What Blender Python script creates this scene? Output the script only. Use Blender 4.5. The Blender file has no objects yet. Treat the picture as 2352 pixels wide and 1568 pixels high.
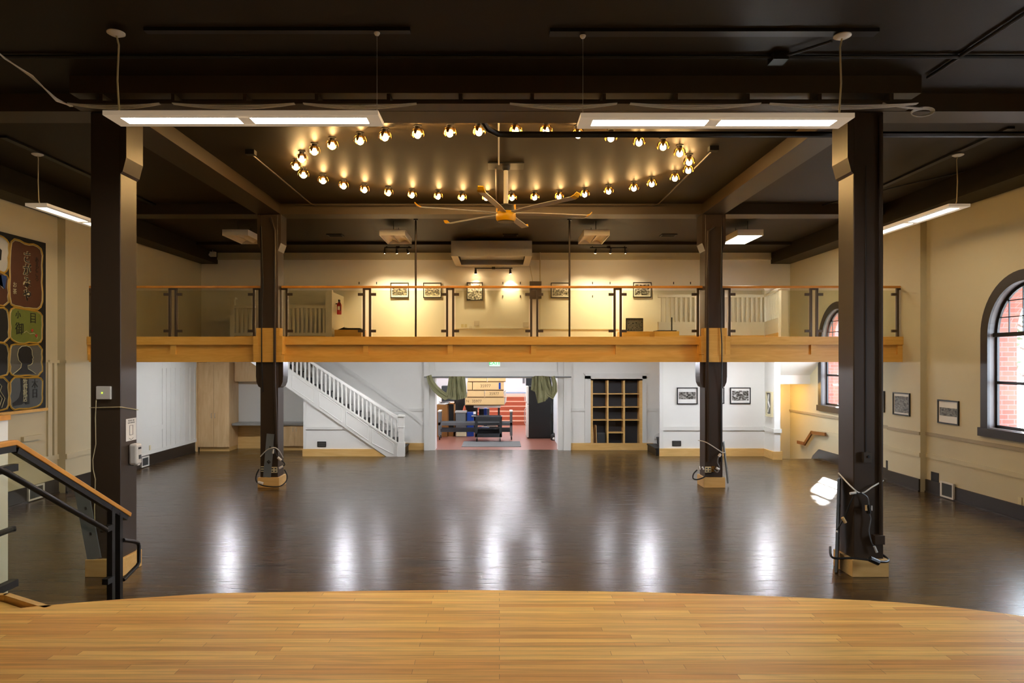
import bpy, math, random
from mathutils import Vector, Matrix
random.seed(7)
S = bpy.context.scene
COL = S.collection
F = 1640.0            # focal length in pixels of the 2352 px wide frame
PX0, PY0, CZ = 1147.0, 828.0, 2.65
R = math.radians

def W(px, py, Y):     # a point seen at (px, py) that stands Y metres away
    return Vector(((px-PX0)*Y/F, Y, CZ-(py-PY0)*Y/F))
def XX(px, Y): return (px-PX0)*Y/F
def ZZ(py, Y): return CZ-(py-PY0)*Y/F

ORD = ['first','second','third','fourth','fifth','sixth','seventh','eighth','ninth','tenth','eleventh','twelfth',
       'thirteenth','fourteenth','fifteenth','sixteenth','seventeenth','eighteenth','nineteenth','twentieth']

# ------------------------------------------------------------------ materials
def lin(h):
    h = h.lstrip('#'); out = []
    for i in (0, 2, 4):
        c = int(h[i:i+2], 16)/255
        out.append(c/12.92 if c <= 0.04045 else ((c+0.055)/1.055)**2.4)
    return tuple(out)+(1.0,)

def base_mat(name):
    m = bpy.data.materials.new(name); m.use_nodes = True
    nt = m.node_tree; b = nt.nodes['Principled BSDF']
    return m, nt, b

def paint(name, hexc, rough=0.6, var=0.06, scale=3.0, bump=0.0, metal=0.0, spec=0.5, stretch=(1,1,1), bscale=None):
    m, nt, b = base_mat(name)
    c = lin(hexc)
    tc = nt.nodes.new('ShaderNodeTexCoord'); mp = nt.nodes.new('ShaderNodeMapping')
    mp.inputs['Scale'].default_value = stretch
    nz = nt.nodes.new('ShaderNodeTexNoise'); nz.inputs['Scale'].default_value = scale; nz.inputs['Detail'].default_value = 4
    mx = nt.nodes.new('ShaderNodeMix'); mx.data_type = 'RGBA'
    mx.inputs[6].default_value = tuple(x*(1-var) for x in c[:3])+(1,)
    mx.inputs[7].default_value = tuple(min(1, x*(1+var)) for x in c[:3])+(1,)
    L = nt.links.new
    L(tc.outputs['Object'], mp.inputs[0]); L(mp.outputs[0], nz.inputs['Vector'])
    L(nz.outputs[0], mx.inputs[0]); L(mx.outputs[2], b.inputs['Base Color'])
    b.inputs['Roughness'].default_value = rough; b.inputs['Metallic'].default_value = metal
    b.inputs['Specular IOR Level'].default_value = spec
    if bump:
        n2 = nt.nodes.new('ShaderNodeTexNoise'); n2.inputs['Scale'].default_value = bscale or scale*12
        bp = nt.nodes.new('ShaderNodeBump'); bp.inputs['Strength'].default_value = bump; bp.inputs['Distance'].default_value = 0.01
        L(mp.outputs[0], n2.inputs['Vector']); L(n2.outputs[0], bp.inputs['Height']); L(bp.outputs[0], b.inputs['Normal'])
    return m

def planks(name, c1, c2, mort, length, width, rough, grain=0.25, bump=0.15, spec=0.5, rot=0.0, rvar=0.0):
    m, nt, b = base_mat(name); L = nt.links.new; N = nt.nodes.new
    tc = N('ShaderNodeTexCoord'); mp = N('ShaderNodeMapping'); mp.inputs['Rotation'].default_value = (0, 0, rot)
    br = N('ShaderNodeTexBrick'); br.offset = 0.37; br.offset_frequency = 2; br.squash = 0.8; br.squash_frequency = 3
    br.inputs['Color1'].default_value = lin(c1); br.inputs['Color2'].default_value = lin(c2)
    br.inputs['Mortar'].default_value = lin(mort); br.inputs['Scale'].default_value = 1
    br.inputs['Mortar Size'].default_value = 0.0011; br.inputs['Mortar Smooth'].default_value = 0.3
    br.inputs['Bias'].default_value = 0.0
    br.inputs['Brick Width'].default_value = length; br.inputs['Row Height'].default_value = width
    mp2 = N('ShaderNodeMapping'); mp2.inputs['Scale'].default_value = (0.8, 16, 1)
    nz = N('ShaderNodeTexNoise'); nz.inputs['Scale'].default_value = 2.2; nz.inputs['Detail'].default_value = 7; nz.inputs['Distortion'].default_value = 0.6
    cr = N('ShaderNodeMapRange'); cr.inputs[1].default_value = 0.3; cr.inputs[2].default_value = 0.75
    cr.inputs[3].default_value = 1+grain; cr.inputs[4].default_value = 1-grain
    mul = N('ShaderNodeMix'); mul.data_type = 'RGBA'; mul.blend_type = 'MULTIPLY'; mul.inputs[0].default_value = 1
    L(tc.outputs['Object'], mp.inputs[0]); L(mp.outputs[0], br.inputs['Vector'])
    L(mp.outputs[0], mp2.inputs[0]); L(mp2.outputs[0], nz.inputs['Vector']); L(nz.outputs[0], cr.inputs[0])
    L(br.outputs['Color'], mul.inputs[6]); L(cr.outputs[0], mul.inputs[7]); L(mul.outputs[2], b.inputs['Base Color'])
    b.inputs['Specular IOR Level'].default_value = spec
    rr = N('ShaderNodeMapRange'); rr.inputs[3].default_value = rough-rvar; rr.inputs[4].default_value = rough+rvar
    L(nz.outputs[0], rr.inputs[0]); L(rr.outputs[0], b.inputs['Roughness'])
    ad = N('ShaderNodeMath'); ad.operation = 'ADD'
    ml = N('ShaderNodeMath'); ml.operation = 'MULTIPLY'; ml.inputs[1].default_value = -1.0
    L(br.outputs['Fac'], ml.inputs[0]); L(ml.outputs[0], ad.inputs[0]); L(nz.outputs[0], ad.inputs[1])
    bp = N('ShaderNodeBump'); bp.inputs['Strength'].default_value = bump; bp.inputs['Distance'].default_value = 0.002
    L(ad.outputs[0], bp.inputs['Height']); L(bp.outputs[0], b.inputs['Normal'])
    return m

def wood(name, c1, c2, rough=0.4, stretch=(1.2, 9, 9), bump=0.03):
    m, nt, b = base_mat(name); L = nt.links.new; N = nt.nodes.new
    tc = N('ShaderNodeTexCoord'); mp = N('ShaderNodeMapping'); mp.inputs['Scale'].default_value = stretch
    nz = N('ShaderNodeTexNoise'); nz.inputs['Scale'].default_value = 1.3; nz.inputs['Detail'].default_value = 6; nz.inputs['Distortion'].default_value = 1.2
    cr = N('ShaderNodeValToRGB'); cr.color_ramp.elements[0].color = lin(c1); cr.color_ramp.elements[1].color = lin(c2)
    cr.color_ramp.elements[0].position = 0.3; cr.color_ramp.elements[1].position = 0.7
    L(tc.outputs['Object'], mp.inputs[0]); L(mp.outputs[0], nz.inputs['Vector']); L(nz.outputs[0], cr.inputs[0]); L(cr.outputs[0], b.inputs['Base Color'])
    b.inputs['Roughness'].default_value = rough
    bp = N('ShaderNodeBump'); bp.inputs['Strength'].default_value = bump; bp.inputs['Distance'].default_value = 0.005
    L(nz.outputs[0], bp.inputs['Height']); L(bp.outputs[0], b.inputs['Normal'])
    return m

def emit(name, hexc, strength, base=None):
    m, nt, b = base_mat(name)
    b.inputs['Base Color'].default_value = lin(base or hexc)
    b.inputs['Emission Color'].default_value = lin(hexc); b.inputs['Emission Strength'].default_value = strength
    return m

def pane(name, tint, ior=1.5, rough=0.0):
    m, nt, b = base_mat(name); L = nt.links.new; N = nt.nodes.new
    nt.nodes.remove(b); out = nt.nodes['Material Output']
    tr = N('ShaderNodeBsdfTransparent'); tr.inputs[0].default_value = tint
    gl = N('ShaderNodeBsdfGlossy'); gl.inputs['Roughness'].default_value = rough
    fr = N('ShaderNodeFresnel'); fr.inputs['IOR'].default_value = ior
    ge = N('ShaderNodeNewGeometry'); sb = N('ShaderNodeMath'); sb.operation = 'SUBTRACT'; sb.inputs[0].default_value = 1.0
    mu = N('ShaderNodeMath'); mu.operation = 'MULTIPLY'
    L(ge.outputs['Backfacing'], sb.inputs[1]); L(sb.outputs[0], mu.inputs[0]); L(fr.outputs[0], mu.inputs[1])
    mx = N('ShaderNodeMixShader'); L(mu.outputs[0], mx.inputs[0]); L(tr.outputs[0], mx.inputs[1]); L(gl.outputs[0], mx.inputs[2])
    L(mx.outputs[0], out.inputs[0]); return m

def photo_mat(name, seed, dark='#1c1b19', light='#c9c6bd', scale=5.0, mid='#6d6a64'):
    m, nt, b = base_mat(name); L = nt.links.new; N = nt.nodes.new
    tc = N('ShaderNodeTexCoord'); mp = N('ShaderNodeMapping'); mp.inputs['Location'].default_value = (seed*3.1, seed*1.7, seed)
    mp.inputs['Scale'].default_value = (1, 1, 1.6)
    nz = N('ShaderNodeTexNoise'); nz.inputs['Scale'].default_value = scale; nz.inputs['Detail'].default_value = 8; nz.inputs['Distortion'].default_value = 1.6
    vo = N('ShaderNodeTexVoronoi'); vo.inputs['Scale'].default_value = scale*2.2
    mx = N('ShaderNodeMix'); mx.inputs[0].default_value = 0.35
    cr = N('ShaderNodeValToRGB'); e = cr.color_ramp.elements
    e[0].color = lin(dark); e[0].position = 0.33; e[1].color = lin(light); e[1].position = 0.68
    k = e.new(0.5); k.color = lin(mid)
    L(tc.outputs['Object'], mp.inputs[0]); L(mp.outputs[0], nz.inputs['Vector']); L(mp.outputs[0], vo.inputs['Vector'])
    L(nz.outputs[0], mx.inputs[2]); L(vo.outputs[0], mx.inputs[3]); L(mx.outputs[0], cr.inputs[0]); L(cr.outputs[0], b.inputs['Base Color'])
    b.inputs['Roughness'].default_value = 0.18
    return m

def brick_mat(name, c1, c2, mort):
    m, nt, b = base_mat(name); L = nt.links.new; N = nt.nodes.new
    tc = N('ShaderNodeTexCoord'); sx = N('ShaderNodeSeparateXYZ'); cb = N('ShaderNodeCombineXYZ'); ad = N('ShaderNodeMath'); ad.operation = 'ADD'
    br = N('ShaderNodeTexBrick'); br.inputs['Color1'].default_value = lin(c1); br.inputs['Color2'].default_value = lin(c2)
    br.inputs['Mortar'].default_value = lin(mort); br.inputs['Scale'].default_value = 1
    br.inputs['Brick Width'].default_value = 0.22; br.inputs['Row Height'].default_value = 0.085; br.inputs['Mortar Size'].default_value = 0.008
    L(tc.outputs['Object'], sx.inputs[0]); L(sx.outputs[0], ad.inputs[0]); L(sx.outputs[1], ad.inputs[1])
    L(ad.outputs[0], cb.inputs[0]); L(sx.outputs[2], cb.inputs[1]); L(cb.outputs[0], br.inputs['Vector']); L(br.outputs[0], b.inputs['Base Color'])
    b.inputs['Roughness'].default_value = 0.85
    return m

M = {}
M['wall'] = paint('wall_plaster', '#ccc2a2', 0.7, 0.03, 1.5, 0.05)
M['white'] = paint('white_paint', '#e9e7df', 0.5, 0.02, 2.0)
M['trimw'] = paint('white_trim_paint', '#e2e0d8', 0.4, 0.02, 3.0)
M['ceil'] = paint('dark_ceiling_paint', '#291f0c', 0.55, 0.10, 1.2, 0.05, bscale=60, spec=0.25)
M['brown'] = paint('dark_brown_paint', '#3a2d21', 0.38, 0.05, 4.0, 0.02)
M['beam'] = paint('beam_brown_paint', '#3c2d17', 0.45, 0.06, 3.0, 0.03)
M['black'] = paint('black_paint', '#141210', 0.45, 0.1, 5.0)
M['blackm'] = paint('black_metal', '#1d1b19', 0.38, 0.06, 8.0, metal=0.3)
M['bronze'] = paint('bronze_metal', '#4a4036', 0.4, 0.05, 8.0, metal=0.4)
M['floor'] = planks('dark_oak_planks', '#56401f', '#302212', '#110b06', 1.5, 0.066, 0.25, 0.5, 0.22, 0.55, rvar=0.10)
M['stage'] = planks('honey_maple_planks', '#f8c86a', '#dc9a44', '#8a5c26', 1.25, 0.060, 0.42, 0.20, 0.08, 0.4, rvar=0.04)
M['maple'] = wood('maple_veneer', '#dba648', '#e9ba60', 0.38)
M['maplev'] = wood('maple_veneer_upright', '#d8b07c', '#e8c692', 0.4, (7, 7, 1.0))
M['maplep'] = wood('pale_maple_veneer', '#d9ab62', '#e6bd78', 0.42)
M['rail'] = wood('oak_handrail', '#c8842e', '#dd9c46', 0.3, (2, 2, 2))
M['darkbase'] = paint('dark_baseboard', '#2e2620', 0.4, 0.1, 6.0)
M['fixt'] = paint('white_enamel', '#e9e2d4', 0.35, 0.02, 4.0)
M['cord'] = paint('cream_cord', '#cdbf95', 0.5, 0.08, 20.0)
M['wcord'] = paint('white_cable', '#d8d4ca', 0.5, 0.06, 20.0)
M['silver'] = paint('brushed_silver', '#b8b4ae', 0.35, 0.04, 10.0, metal=0.5)
M['yellow'] = paint('yellow_enamel', '#f0b400', 0.3, 0.04, 6.0)
M['brass'] = paint('brass_petals', '#b08a4a', 0.25, 0.05, 10.0, metal=0.9)
M['ivory'] = paint('ivory_plastic', '#d9cfa8', 0.4, 0.03, 10.0)
M['wplast'] = paint('white_plastic', '#dcd8d0', 0.35, 0.03, 8.0)
M['gplate'] = paint('grey_steel_plate', '#7c8388', 0.35, 0.06, 5.0, metal=0.3)
M['dgrey'] = paint('dark_grey_plastic', '#33373a', 0.45, 0.06, 8.0)
M['mgrey'] = paint('mid_grey_metal', '#6e7274', 0.4, 0.06, 8.0, metal=0.2)
M['card'] = paint('cardboard', '#dcb67c', 0.8, 0.05, 6.0, 0.05)
M['cardshade'] = paint('carton_shadow_paint', '#6d4a22', 0.8, 0.05, 6.0)
M['ink'] = paint('marker_ink', '#7a5a38', 0.8, 0.1, 9.0)
M['blue'] = paint('blue_plastic', '#123a8c', 0.4, 0.06, 8.0)
M['olive'] = paint('olive_cloth', '#8b8862', 0.85, 0.14, 5.0, 0.2)
M['rust'] = paint('terracotta_floor', '#96604e', 0.3, 0.12, 1.2, 0.03)
M['tread'] = paint('red_stair_riser', '#a04a2c', 0.5, 0.08, 3.0)
M['nosing'] = paint('pale_red_tread', '#d49a80', 0.4, 0.06, 3.0)
M['mat'] = paint('grey_mat', '#6b6a68', 0.9, 0.1, 30.0, 0.2)
M['bwhite'] = paint('bright_white_wall', '#e8eaec', 0.6, 0.02, 2.0)
M['darkback'] = paint('charcoal_backing', '#2b2b2e', 0.6, 0.05, 5.0)
M['ctop'] = paint('grey_laminate', '#8f8c84', 0.3, 0.05, 12.0)
M['steel'] = paint('stainless_steel', '#c9c7c2', 0.28, 0.04, 6.0, metal=0.7)
M['red'] = paint('red_enamel', '#b0161c', 0.3, 0.04, 8.0)
M['paper'] = paint('white_paper', '#e9e7e1', 0.7, 0.02, 6.0)
M['kraft'] = paint('brown_carton', '#8c5c26', 0.8, 0.06, 6.0)
M['brick'] = brick_mat('red_brick', '#8a4638', '#9c5646', '#77635c')
M['pave'] = paint('grey_paving', '#8a8a88', 0.9, 0.1, 2.0)
M['leafs'] = paint('grey_green_leaves', '#5f7058', 0.8, 0.3, 6.0)
M['bark'] = paint('bark', '#5a4a3e', 0.9, 0.2, 6.0)
M['concr'] = paint('pale_render', '#c8c4bc', 0.9, 0.06, 2.0)
M['reveal'] = paint('grey_brown_reveal', '#6a625e', 0.5, 0.12, 6.0)
M['winwood'] = paint('dark_window_wood', '#2c2420', 0.4, 0.1, 6.0)
M['lipgold'] = paint('gold_outline', '#b08a2a', 0.5, 0.15, 12.0)
M['cvblack'] = paint('black_canvas', '#12110e', 0.7, 0.2, 6.0)
M['cvred'] = paint('rust_red_canvas', '#4e2a10', 0.7, 0.3, 3.0)
M['cvgreen'] = paint('olive_green_canvas', '#67702a', 0.7, 0.25, 4.0)
M['cvgrey'] = paint('grey_canvas', '#5a584e', 0.7, 0.2, 3.0)
M['cvslate'] = paint('slate_canvas', '#4c5152', 0.7, 0.2, 3.0)
M['cvwhite'] = paint('pale_canvas', '#b8b6ae', 0.7, 0.15, 3.0)
M['cvblue'] = paint('blue_canvas', '#1e3c70', 0.7, 0.15, 3.0)
M['cvline'] = paint('pale_outline', '#c8c29a', 0.7, 0.15, 9.0)
M['greyac'] = paint('grey_sheet_metal', '#c4c0b6', 0.4, 0.06, 18.0, metal=0.1)
M['shade'] = paint('grey_green_wall', '#8d8c80', 0.7, 0.05, 2.0)
M['yellwall'] = paint('warm_cream_plaster', '#d8bf86', 0.7, 0.03, 1.5)
M['rglass'] = pane('railing_glass', (0.90, 0.91, 0.83, 1), 1.45)
M['wglass'] = pane('window_glass', (0.92, 0.95, 0.97, 1), 1.3)
M['lampbody'] = emit('housing_with_added_glow', '#e8cfae', 0.09, '#e9e2d4')  # housing is no source; faint glow added to lift its dark rims
M['bulb'] = emit('warm_bulb_glow', '#ffcc82', 80)
M['tube'] = emit('cool_lens_glow', '#f6f2ee', 28)
M['tuber'] = emit('side_lens_glow', '#fff0d8', 7)
M['trof'] = emit('lit_troffer_lens', '#fff4e4', 11)
M['down'] = emit('downlight_lens', '#f0f2fa', 160)
M['exit'] = emit('exit_face_glow', '#d8f0e0', 0.22)
M['exitg'] = emit('exit_letters_green', '#08c850', 0.35)
M['led'] = emit('green_led', '#b8ff20', 3)
M['roomlamp'] = emit('added_room_panel', '#f2f6ff', 18)
M['warm'] = emit('added_stair_lens', '#ffc870', 45)
M['spotl'] = emit('spot_lens', '#ffd9a0', 60)

# ------------------------------------------------------------------ mesh builder
class MB:
    def __init__(s): s.v = []; s.f = []
    def add(s, vs, fs):
        o = len(s.v); s.v += [Vector(x) for x in vs]; s.f += [tuple(i+o for i in f) for f in fs]; return s
    def box(s, x0, x1, y0, y1, z0, z1):
        if x0 > x1: x0, x1 = x1, x0
        if y0 > y1: y0, y1 = y1, y0
        if z0 > z1: z0, z1 = z1, z0
        return s.add([(x0,y0,z0),(x1,y0,z0),(x1,y1,z0),(x0,y1,z0),(x0,y0,z1),(x1,y0,z1),(x1,y1,z1),(x0,y1,z1)],
                     [(0,3,2,1),(4,5,6,7),(0,1,5,4),(1,2,6,5),(2,3,7,6),(3,0,4,7)])
    def obox(s, c, size, mat):      # oriented box
        h = Vector(size)/2; vs = []
        for dz in (-1, 1):
            for dx, dy in ((-1,-1),(1,-1),(1,1),(-1,1)):
                vs.append(Vector(c)+mat @ Vector((dx*h.x, dy*h.y, dz*h.z)))
        return s.add(vs, [(0,3,2,1),(4,5,6,7),(0,1,5,4),(1,2,6,5),(2,3,7,6),(3,0,4,7)])
    def prism(s, pts, d):           # planar polygon extruded by vector d
        n = len(pts); d = Vector(d); a = [Vector(p) for p in pts]
        nrm = Vector((0,0,0))
        for i in range(n): nrm += a[i].cross(a[(i+1) % n])
        if nrm.dot(d) > 0: a = a[::-1]
        vs = a+[p+d for p in a]
        fs = [tuple(range(n)), tuple(range(2*n-1, n-1, -1))]
        for i in range(n):
            j = (i+1) % n; fs.append((j, i, i+n, j+n))
        return s.add(vs, fs)
    def tube(s, pts, r, n=8, cap=True):
        pts = [Vector(p) for p in pts]; rings = []; rr = r if isinstance(r, (list, tuple)) else [r]*len(pts)
        prev = None
        for i, p in enumerate(pts):
            t = (pts[min(i+1, len(pts)-1)]-pts[max(i-1, 0)]).normalized()
            if prev is None:
                u = t.cross(Vector((0,0,1)) if abs(t.z) < 0.9 else Vector((1,0,0))).normalized()
            else:
                u = (prev-t*prev.dot(t)).normalized()
            prev = u; w = t.cross(u)
            rings.append([p+(u*math.cos(2*math.pi*k/n)+w*math.sin(2*math.pi*k/n))*rr[i] for k in range(n)])
        vs = [q for ring in rings for q in ring]; fs = []
        for i in range(len(pts)-1):
            for k in range(n):
                a = i*n+k; b = i*n+(k+1) % n
                fs.append((a, b, b+n, a+n))
        if cap: fs.append(tuple(range(n-1, -1, -1))); fs.append(tuple(range((len(pts)-1)*n, len(pts)*n)))
        return s.add(vs, fs)
    def cyl(s, p0, p1, r0, r1=None, n=16):
        return s.tube([p0, p1], [r0, r0 if r1 is None else r1], n)
    def lathe(s, c, prof, n=20):    # prof: list of (r, z)
        c = Vector(c); vs = []; fs = []
        for r_, z in prof:
            for k in range(n):
                a = 2*math.pi*k/n; vs.append(c+Vector((r_*math.cos(a), r_*math.sin(a), z)))
        for i in range(len(prof)-1):
            for k in range(n):
                a = i*n+k; b = i*n+(k+1) % n
                fs.append((a, b, b+n, a+n))
        fs.append(tuple(range(n-1, -1, -1))); fs.append(tuple(range((len(prof)-1)*n, len(prof)*n)))
        return s.add(vs, fs)
    def ball(s, c, r, seg=14, rings=8, sz=1.0):
        return s.lathe(c, [(max(1e-4, r*math.sin(math.pi*i/rings)), -r*sz*math.cos(math.pi*i/rings)) for i in range(rings+1)], seg)
    def build(s, name, mat, parent=None, smooth=False, bevel=0.0, org=None):
        root = parent
        while root is not None and root.parent is not None: root = root.parent
        o0 = Vector(root.location) if root is not None else (Vector(org) if org else Vector((0,0,0)))
        me = bpy.data.meshes.new(name)
        me.from_pydata([tuple(x-o0) for x in s.v], [], s.f); me.update()
        me.materials.append(M[mat] if isinstance(mat, str) else mat)
        if smooth:
            me.shade_smooth()
            me.set_sharp_from_angle(angle=R(40))
        ob = bpy.data.objects.new(name, me); COL.objects.link(ob)
        if parent is not None: ob.parent = parent
        elif org: ob.location = o0
        if bevel:
            b = ob.modifiers.new('bevel', 'BEVEL'); b.width = bevel; b.segments = 2; b.limit_method = 'ANGLE'
        return ob

def tag(o, label, cat, group=None):
    o['label'] = label; o['category'] = cat
    if group: o['group'] = group
    return o
def thing(name, loc, label, cat, group=None):
    o = bpy.data.objects.new(name, None); COL.objects.link(o); o.location = loc; o.empty_display_size = 0.1
    return tag(o, label, cat, group)
def struct(o):
    o['kind'] = 'structure'; return o
def kids(o): return [c for c in bpy.data.objects if c.parent == o]
def dup(o, parent=None):
    ch = kids(o); c = o.copy(); COL.objects.link(c)
    if parent is not None: c.parent = parent
    for k in ch: dup(k, c)
    return c
def dupt(o, loc, rz, label, group=None):
    c = dup(o); c.location = loc; c.rotation_euler = (0, 0, rz); c['label'] = label
    if group: c['group'] = group
    return c

def text(name, s, size, mat, o, right, up, parent=None, ext=0.002, align='CENTER', off=0.0):
    cu = bpy.data.curves.new('txt', 'FONT'); cu.body = s; cu.size = size; cu.extrude = ext; cu.offset = off
    cu.align_x = align; cu.align_y = 'CENTER'
    to = bpy.data.objects.new('txt', cu); COL.objects.link(to)
    bpy.context.view_layer.update()
    dg = bpy.context.evaluated_depsgraph_get()
    me = bpy.data.meshes.new_from_object(to.evaluated_get(dg))
    bpy.data.objects.remove(to); bpy.data.curves.remove(cu)
    r = Vector(right).normalized(); u = Vector(up).normalized(); n = r.cross(u)
    mb = MB(); O = Vector(o)
    mb.add([O+r*v.co.x+u*v.co.y+n*v.co.z for v in me.vertices], [tuple(p.vertices) for p in me.polygons])
    bpy.data.meshes.remove(me)
    return mb.build(name, mat, parent)

def area_light(name, loc, rot, sx, sy, power, col, portal=False):
    l = bpy.data.lights.new(name, 'AREA'); l.shape = 'RECTANGLE'; l.size = sx; l.size_y = sy; l.energy = power; l.color = col
    if portal: l.cycles.is_portal = True
    o = bpy.data.objects.new(name, l); COL.objects.link(o); o.location = loc; o.rotation_euler = rot
    return o
def spot(name, loc, target, power, ang, blend, col, rad=0.03, parent=None):
    l = bpy.data.lights.new(name, 'SPOT'); l.energy = power; l.spot_size = R(ang); l.spot_blend = blend; l.color = col; l.shadow_soft_size = rad
    o = bpy.data.objects.new(name, l); COL.objects.link(o)
    o.location = loc; o.rotation_euler = (Vector(target)-Vector(loc)).to_track_quat('-Z', 'Y').to_euler()
    return o

# ================================================================== THE ROOM
CEIL = 5.93
XL, XR = -8.85, 8.63
YB = 21.2            # back wall
YF = -3.5            # wall behind the camera
MZ = 3.13            # balcony floor level

struct(MB().box(XL-.1, XR+.4, YF-.2, YB+.02, -0.12, 0.0).box(XL-.1, -5.3, YB, 21.75, -0.12, 0).build('floor', 'floor'))
# the floor is left open over the basement stair at the right; rebuilt from slabs
bpy.data.objects.remove(bpy.data.objects['floor'])
mb = MB().box(XL-.1, XR+.4, YF-.2, 19.3, -0.12, 0.0).box(XL-.1, 7.53, 19.3, YB+.05, -0.12, 0.0).box(XL-.1, -5.3, YB+.05, 21.8, -0.12, 0)
struct(mb.build('floor', 'floor'))
struct(MB().box(XL-.2, XR+.45, YF-.2, 22.2, CEIL, CEIL+.15).build('ceiling', 'ceil'))

# --- side walls
WINS = [(11.70, 0.89, 1.45, 3.1), (18.20, 0.89, 1.45, 3.1), (5.15, 0.89, 1.45, 3.1)]   # centre Y, half width, sill, spring; last window unseen, added for daylight
def side_wall(mb, x0, x1, y0, y1, z0, z1, wins):
    ws = sorted(wins); cur = y0
    for yc, r, zs, zp in ws:
        mb.box(x0, x1, cur, yc-r, z0, z1)
        mb.box(x0, x1, yc-r, yc+r, z0, zs)
        mb.box(x0, x1, yc-r, yc+r, zp+r+.05, z1)
        n = 24
        for k in range(n):
            a0 = math.pi*k/n; a1 = math.pi*(k+1)/n
            p0 = (yc+r*math.cos(a0), zp+r*math.sin(a0)); p1 = (yc+r*math.cos(a1), zp+r*math.sin(a1))
            mb.prism([(x0, p0[0], p0[1]), (x0, p1[0], p1[1]), (x0, p1[0], zp+r+.05), (x0, p0[0], zp+r+.05)], (x1-x0, 0, 0))
        cur = yc+r
    mb.box(x0, x1, cur, y1, z0, z1)
mb = MB(); side_wall(mb, XR, XR+.16, YF, YB+.6, -2.6, CEIL, WINS)
mb.box(8.50, XR, 14.42, 15.62, 0, CEIL).box(8.50, XR, 8.0, 9.2, 0, CEIL)
struct(mb.build('wall_right', 'wall'))
mb = MB(); side_wall(mb, XR+.165, XR+.50, YF, YB+.6, -0.2, CEIL+.8, WINS)
struct(mb.build('wall_exterior', 'brick'))
mb = MB().box(XL-.2, XL, YF, 22.2, 0, CEIL).box(XL, -8.69, 14.3, 15.5, 0, CEIL).box(XL, -8.69, 7.9, 9.1, 0, CEIL)
struct(mb.build('wall_left', 'wall'))
struct(MB().box(XL, XR, YF-.2, YF, 0, CEIL).build('wall_front', 'wall'))
# --- back wall (upper), lower sections around the wide doorway
mb = MB().box(XL, XR, YB, YB+.2, 2.80, CEIL)
DX0, DX1, DZ = XX(1000, YB), XX(1281.5, YB), ZZ(868, YB)
mb.box(-5.45, DX0, YB, YB+.35, 0, 2.80).box(DX1, XX(1358, YB), YB, YB+.35, 0, 2.80).box(DX0, DX1, YB, YB+.35, DZ, 2.80)
SX0, SX1, SZ0, SZ1 = XX(1358, YB), XX(1471, YB), .07, ZZ(872, YB)
mb.box(SX0, SX1, YB, YB+.35, SZ1, 2.80).box(SX1, 7.60, YB, YB+.35, 0, 2.80).box(SX0, SX1, YB, YB+.35, 0, SZ0).box(7.6, XR, YB, YB+.2, -2.6, 2.8)
struct(mb.build('wall_back', 'white'))
struct(MB().box(XL-.2, -5.3, 21.4, 22.2, 2.8, 3.3).box(XL-.2, XL, 21.2, 22.2, 0, 3).box(XL, -5.3, 21.62, 21.8, 0, 2.8).box(-5.5, -5.45, 21.2, 21.62, 0, 2.8).build('wall_alcove', 'white'))

# --- picture wall under the balcony at the right, wall with the wall phone, end post
PWX = XX(1516.5, 19.84)
mb = MB().box(PWX, 7.53, 19.84, 19.98, 0, 2.72).box(7.37, 7.53, 19.14, 19.9, 0, 2.72)
struct(mb.build('wall_gallery', 'white'))
mb = MB()
for (a, b_, y) in ((PWX-.02, 7.39, 19.84),):
    mb.box(a+.02, 7.37, y-.03, y, ZZ(988, y), ZZ(979, y)); mb.box(a, a+.10, y-.025, y, 0, 2.7)
mb.box(7.34, 7.37, 19.14, 19.81, ZZ(988, 19.84), ZZ(979, 19.84)).box(7.34, 7.56, 19.11, 19.14, ZZ(988, 19.84), ZZ(979, 19.84))
struct(mb.build('trim_1', 'trimw'))
mb = MB().box(PWX-.03, 7.345, 19.80, 19.84, 0, .215).box(7.33, 7.37, 19.14, 19.80, 0, .215).box(7.33, 7.57, 19.10, 19.14, 0, .215)
struct(mb.build('baseboard_gallery', 'maplep'))
# soffit of the stair above the basement stair
mb = MB().prism([(7.53, 19.0, 2.72), (7.53, 19.83, 2.25), (7.53, 19.83, 2.0), (7.53, 20.6, 2.0), (7.53, 20.6, 2.72)], (1.10, 0, 0))
struct(mb.build('wall_soffit', 'white'))
mb = MB().box(7.43, 7.53, 19.3, 21.2, -2.6, -.125).box(7.43, 8.63, 19.2, 19.3, -2.6, -.125).box(7.43, 8.63, 19.2, 21.25, -2.7, -2.6)
struct(mb.build('wall_stairwell', 'yellwall'))

# --- mouldings on the back wall
mb = MB()
for a, b_ in ((-4.4, DX0-.34), (DX1+.39, XX(1345, YB)-.0), (XX(1484, YB), XX(1516, YB)+.5)):
    mb.box(a, b_, YB-.03, YB, ZZ(944, YB), ZZ(937, YB))
struct(mb.build('trim_2', 'trimw'))
mb = MB()
for a, b_ in ((-4.4, DX0-.34), (DX1+.39, XX(1345, YB)), (XX(1345, YB), XX(1500, YB))):
    mb.box(a, b_, YB-.04, YB, 0, ZZ(1017, YB))
struct(mb.build('baseboard_back', 'maplep'))
# doorway casing
mb = MB()
mb.box(XX(974, YB-.1), XX(986, YB-.1), YB-.12, YB, 0, 2.78).box(XX(986, YB), DX0, YB-.07, YB, 0, 2.78)
mb.box(XX(1295, YB-.1), XX(1311, YB-.1), YB-.12, YB, 0, 2.78).box(DX1, XX(1295, YB), YB-.07, YB, 0, 2.78)
mb.box(DX0, DX1, YB-.06, YB, DZ, ZZ(854, YB)).box(XX(986, YB), XX(1295, YB), YB-.08, YB, ZZ(854, YB), ZZ(852, YB))
struct(mb.build('door_1', 'trimw'))
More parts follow.
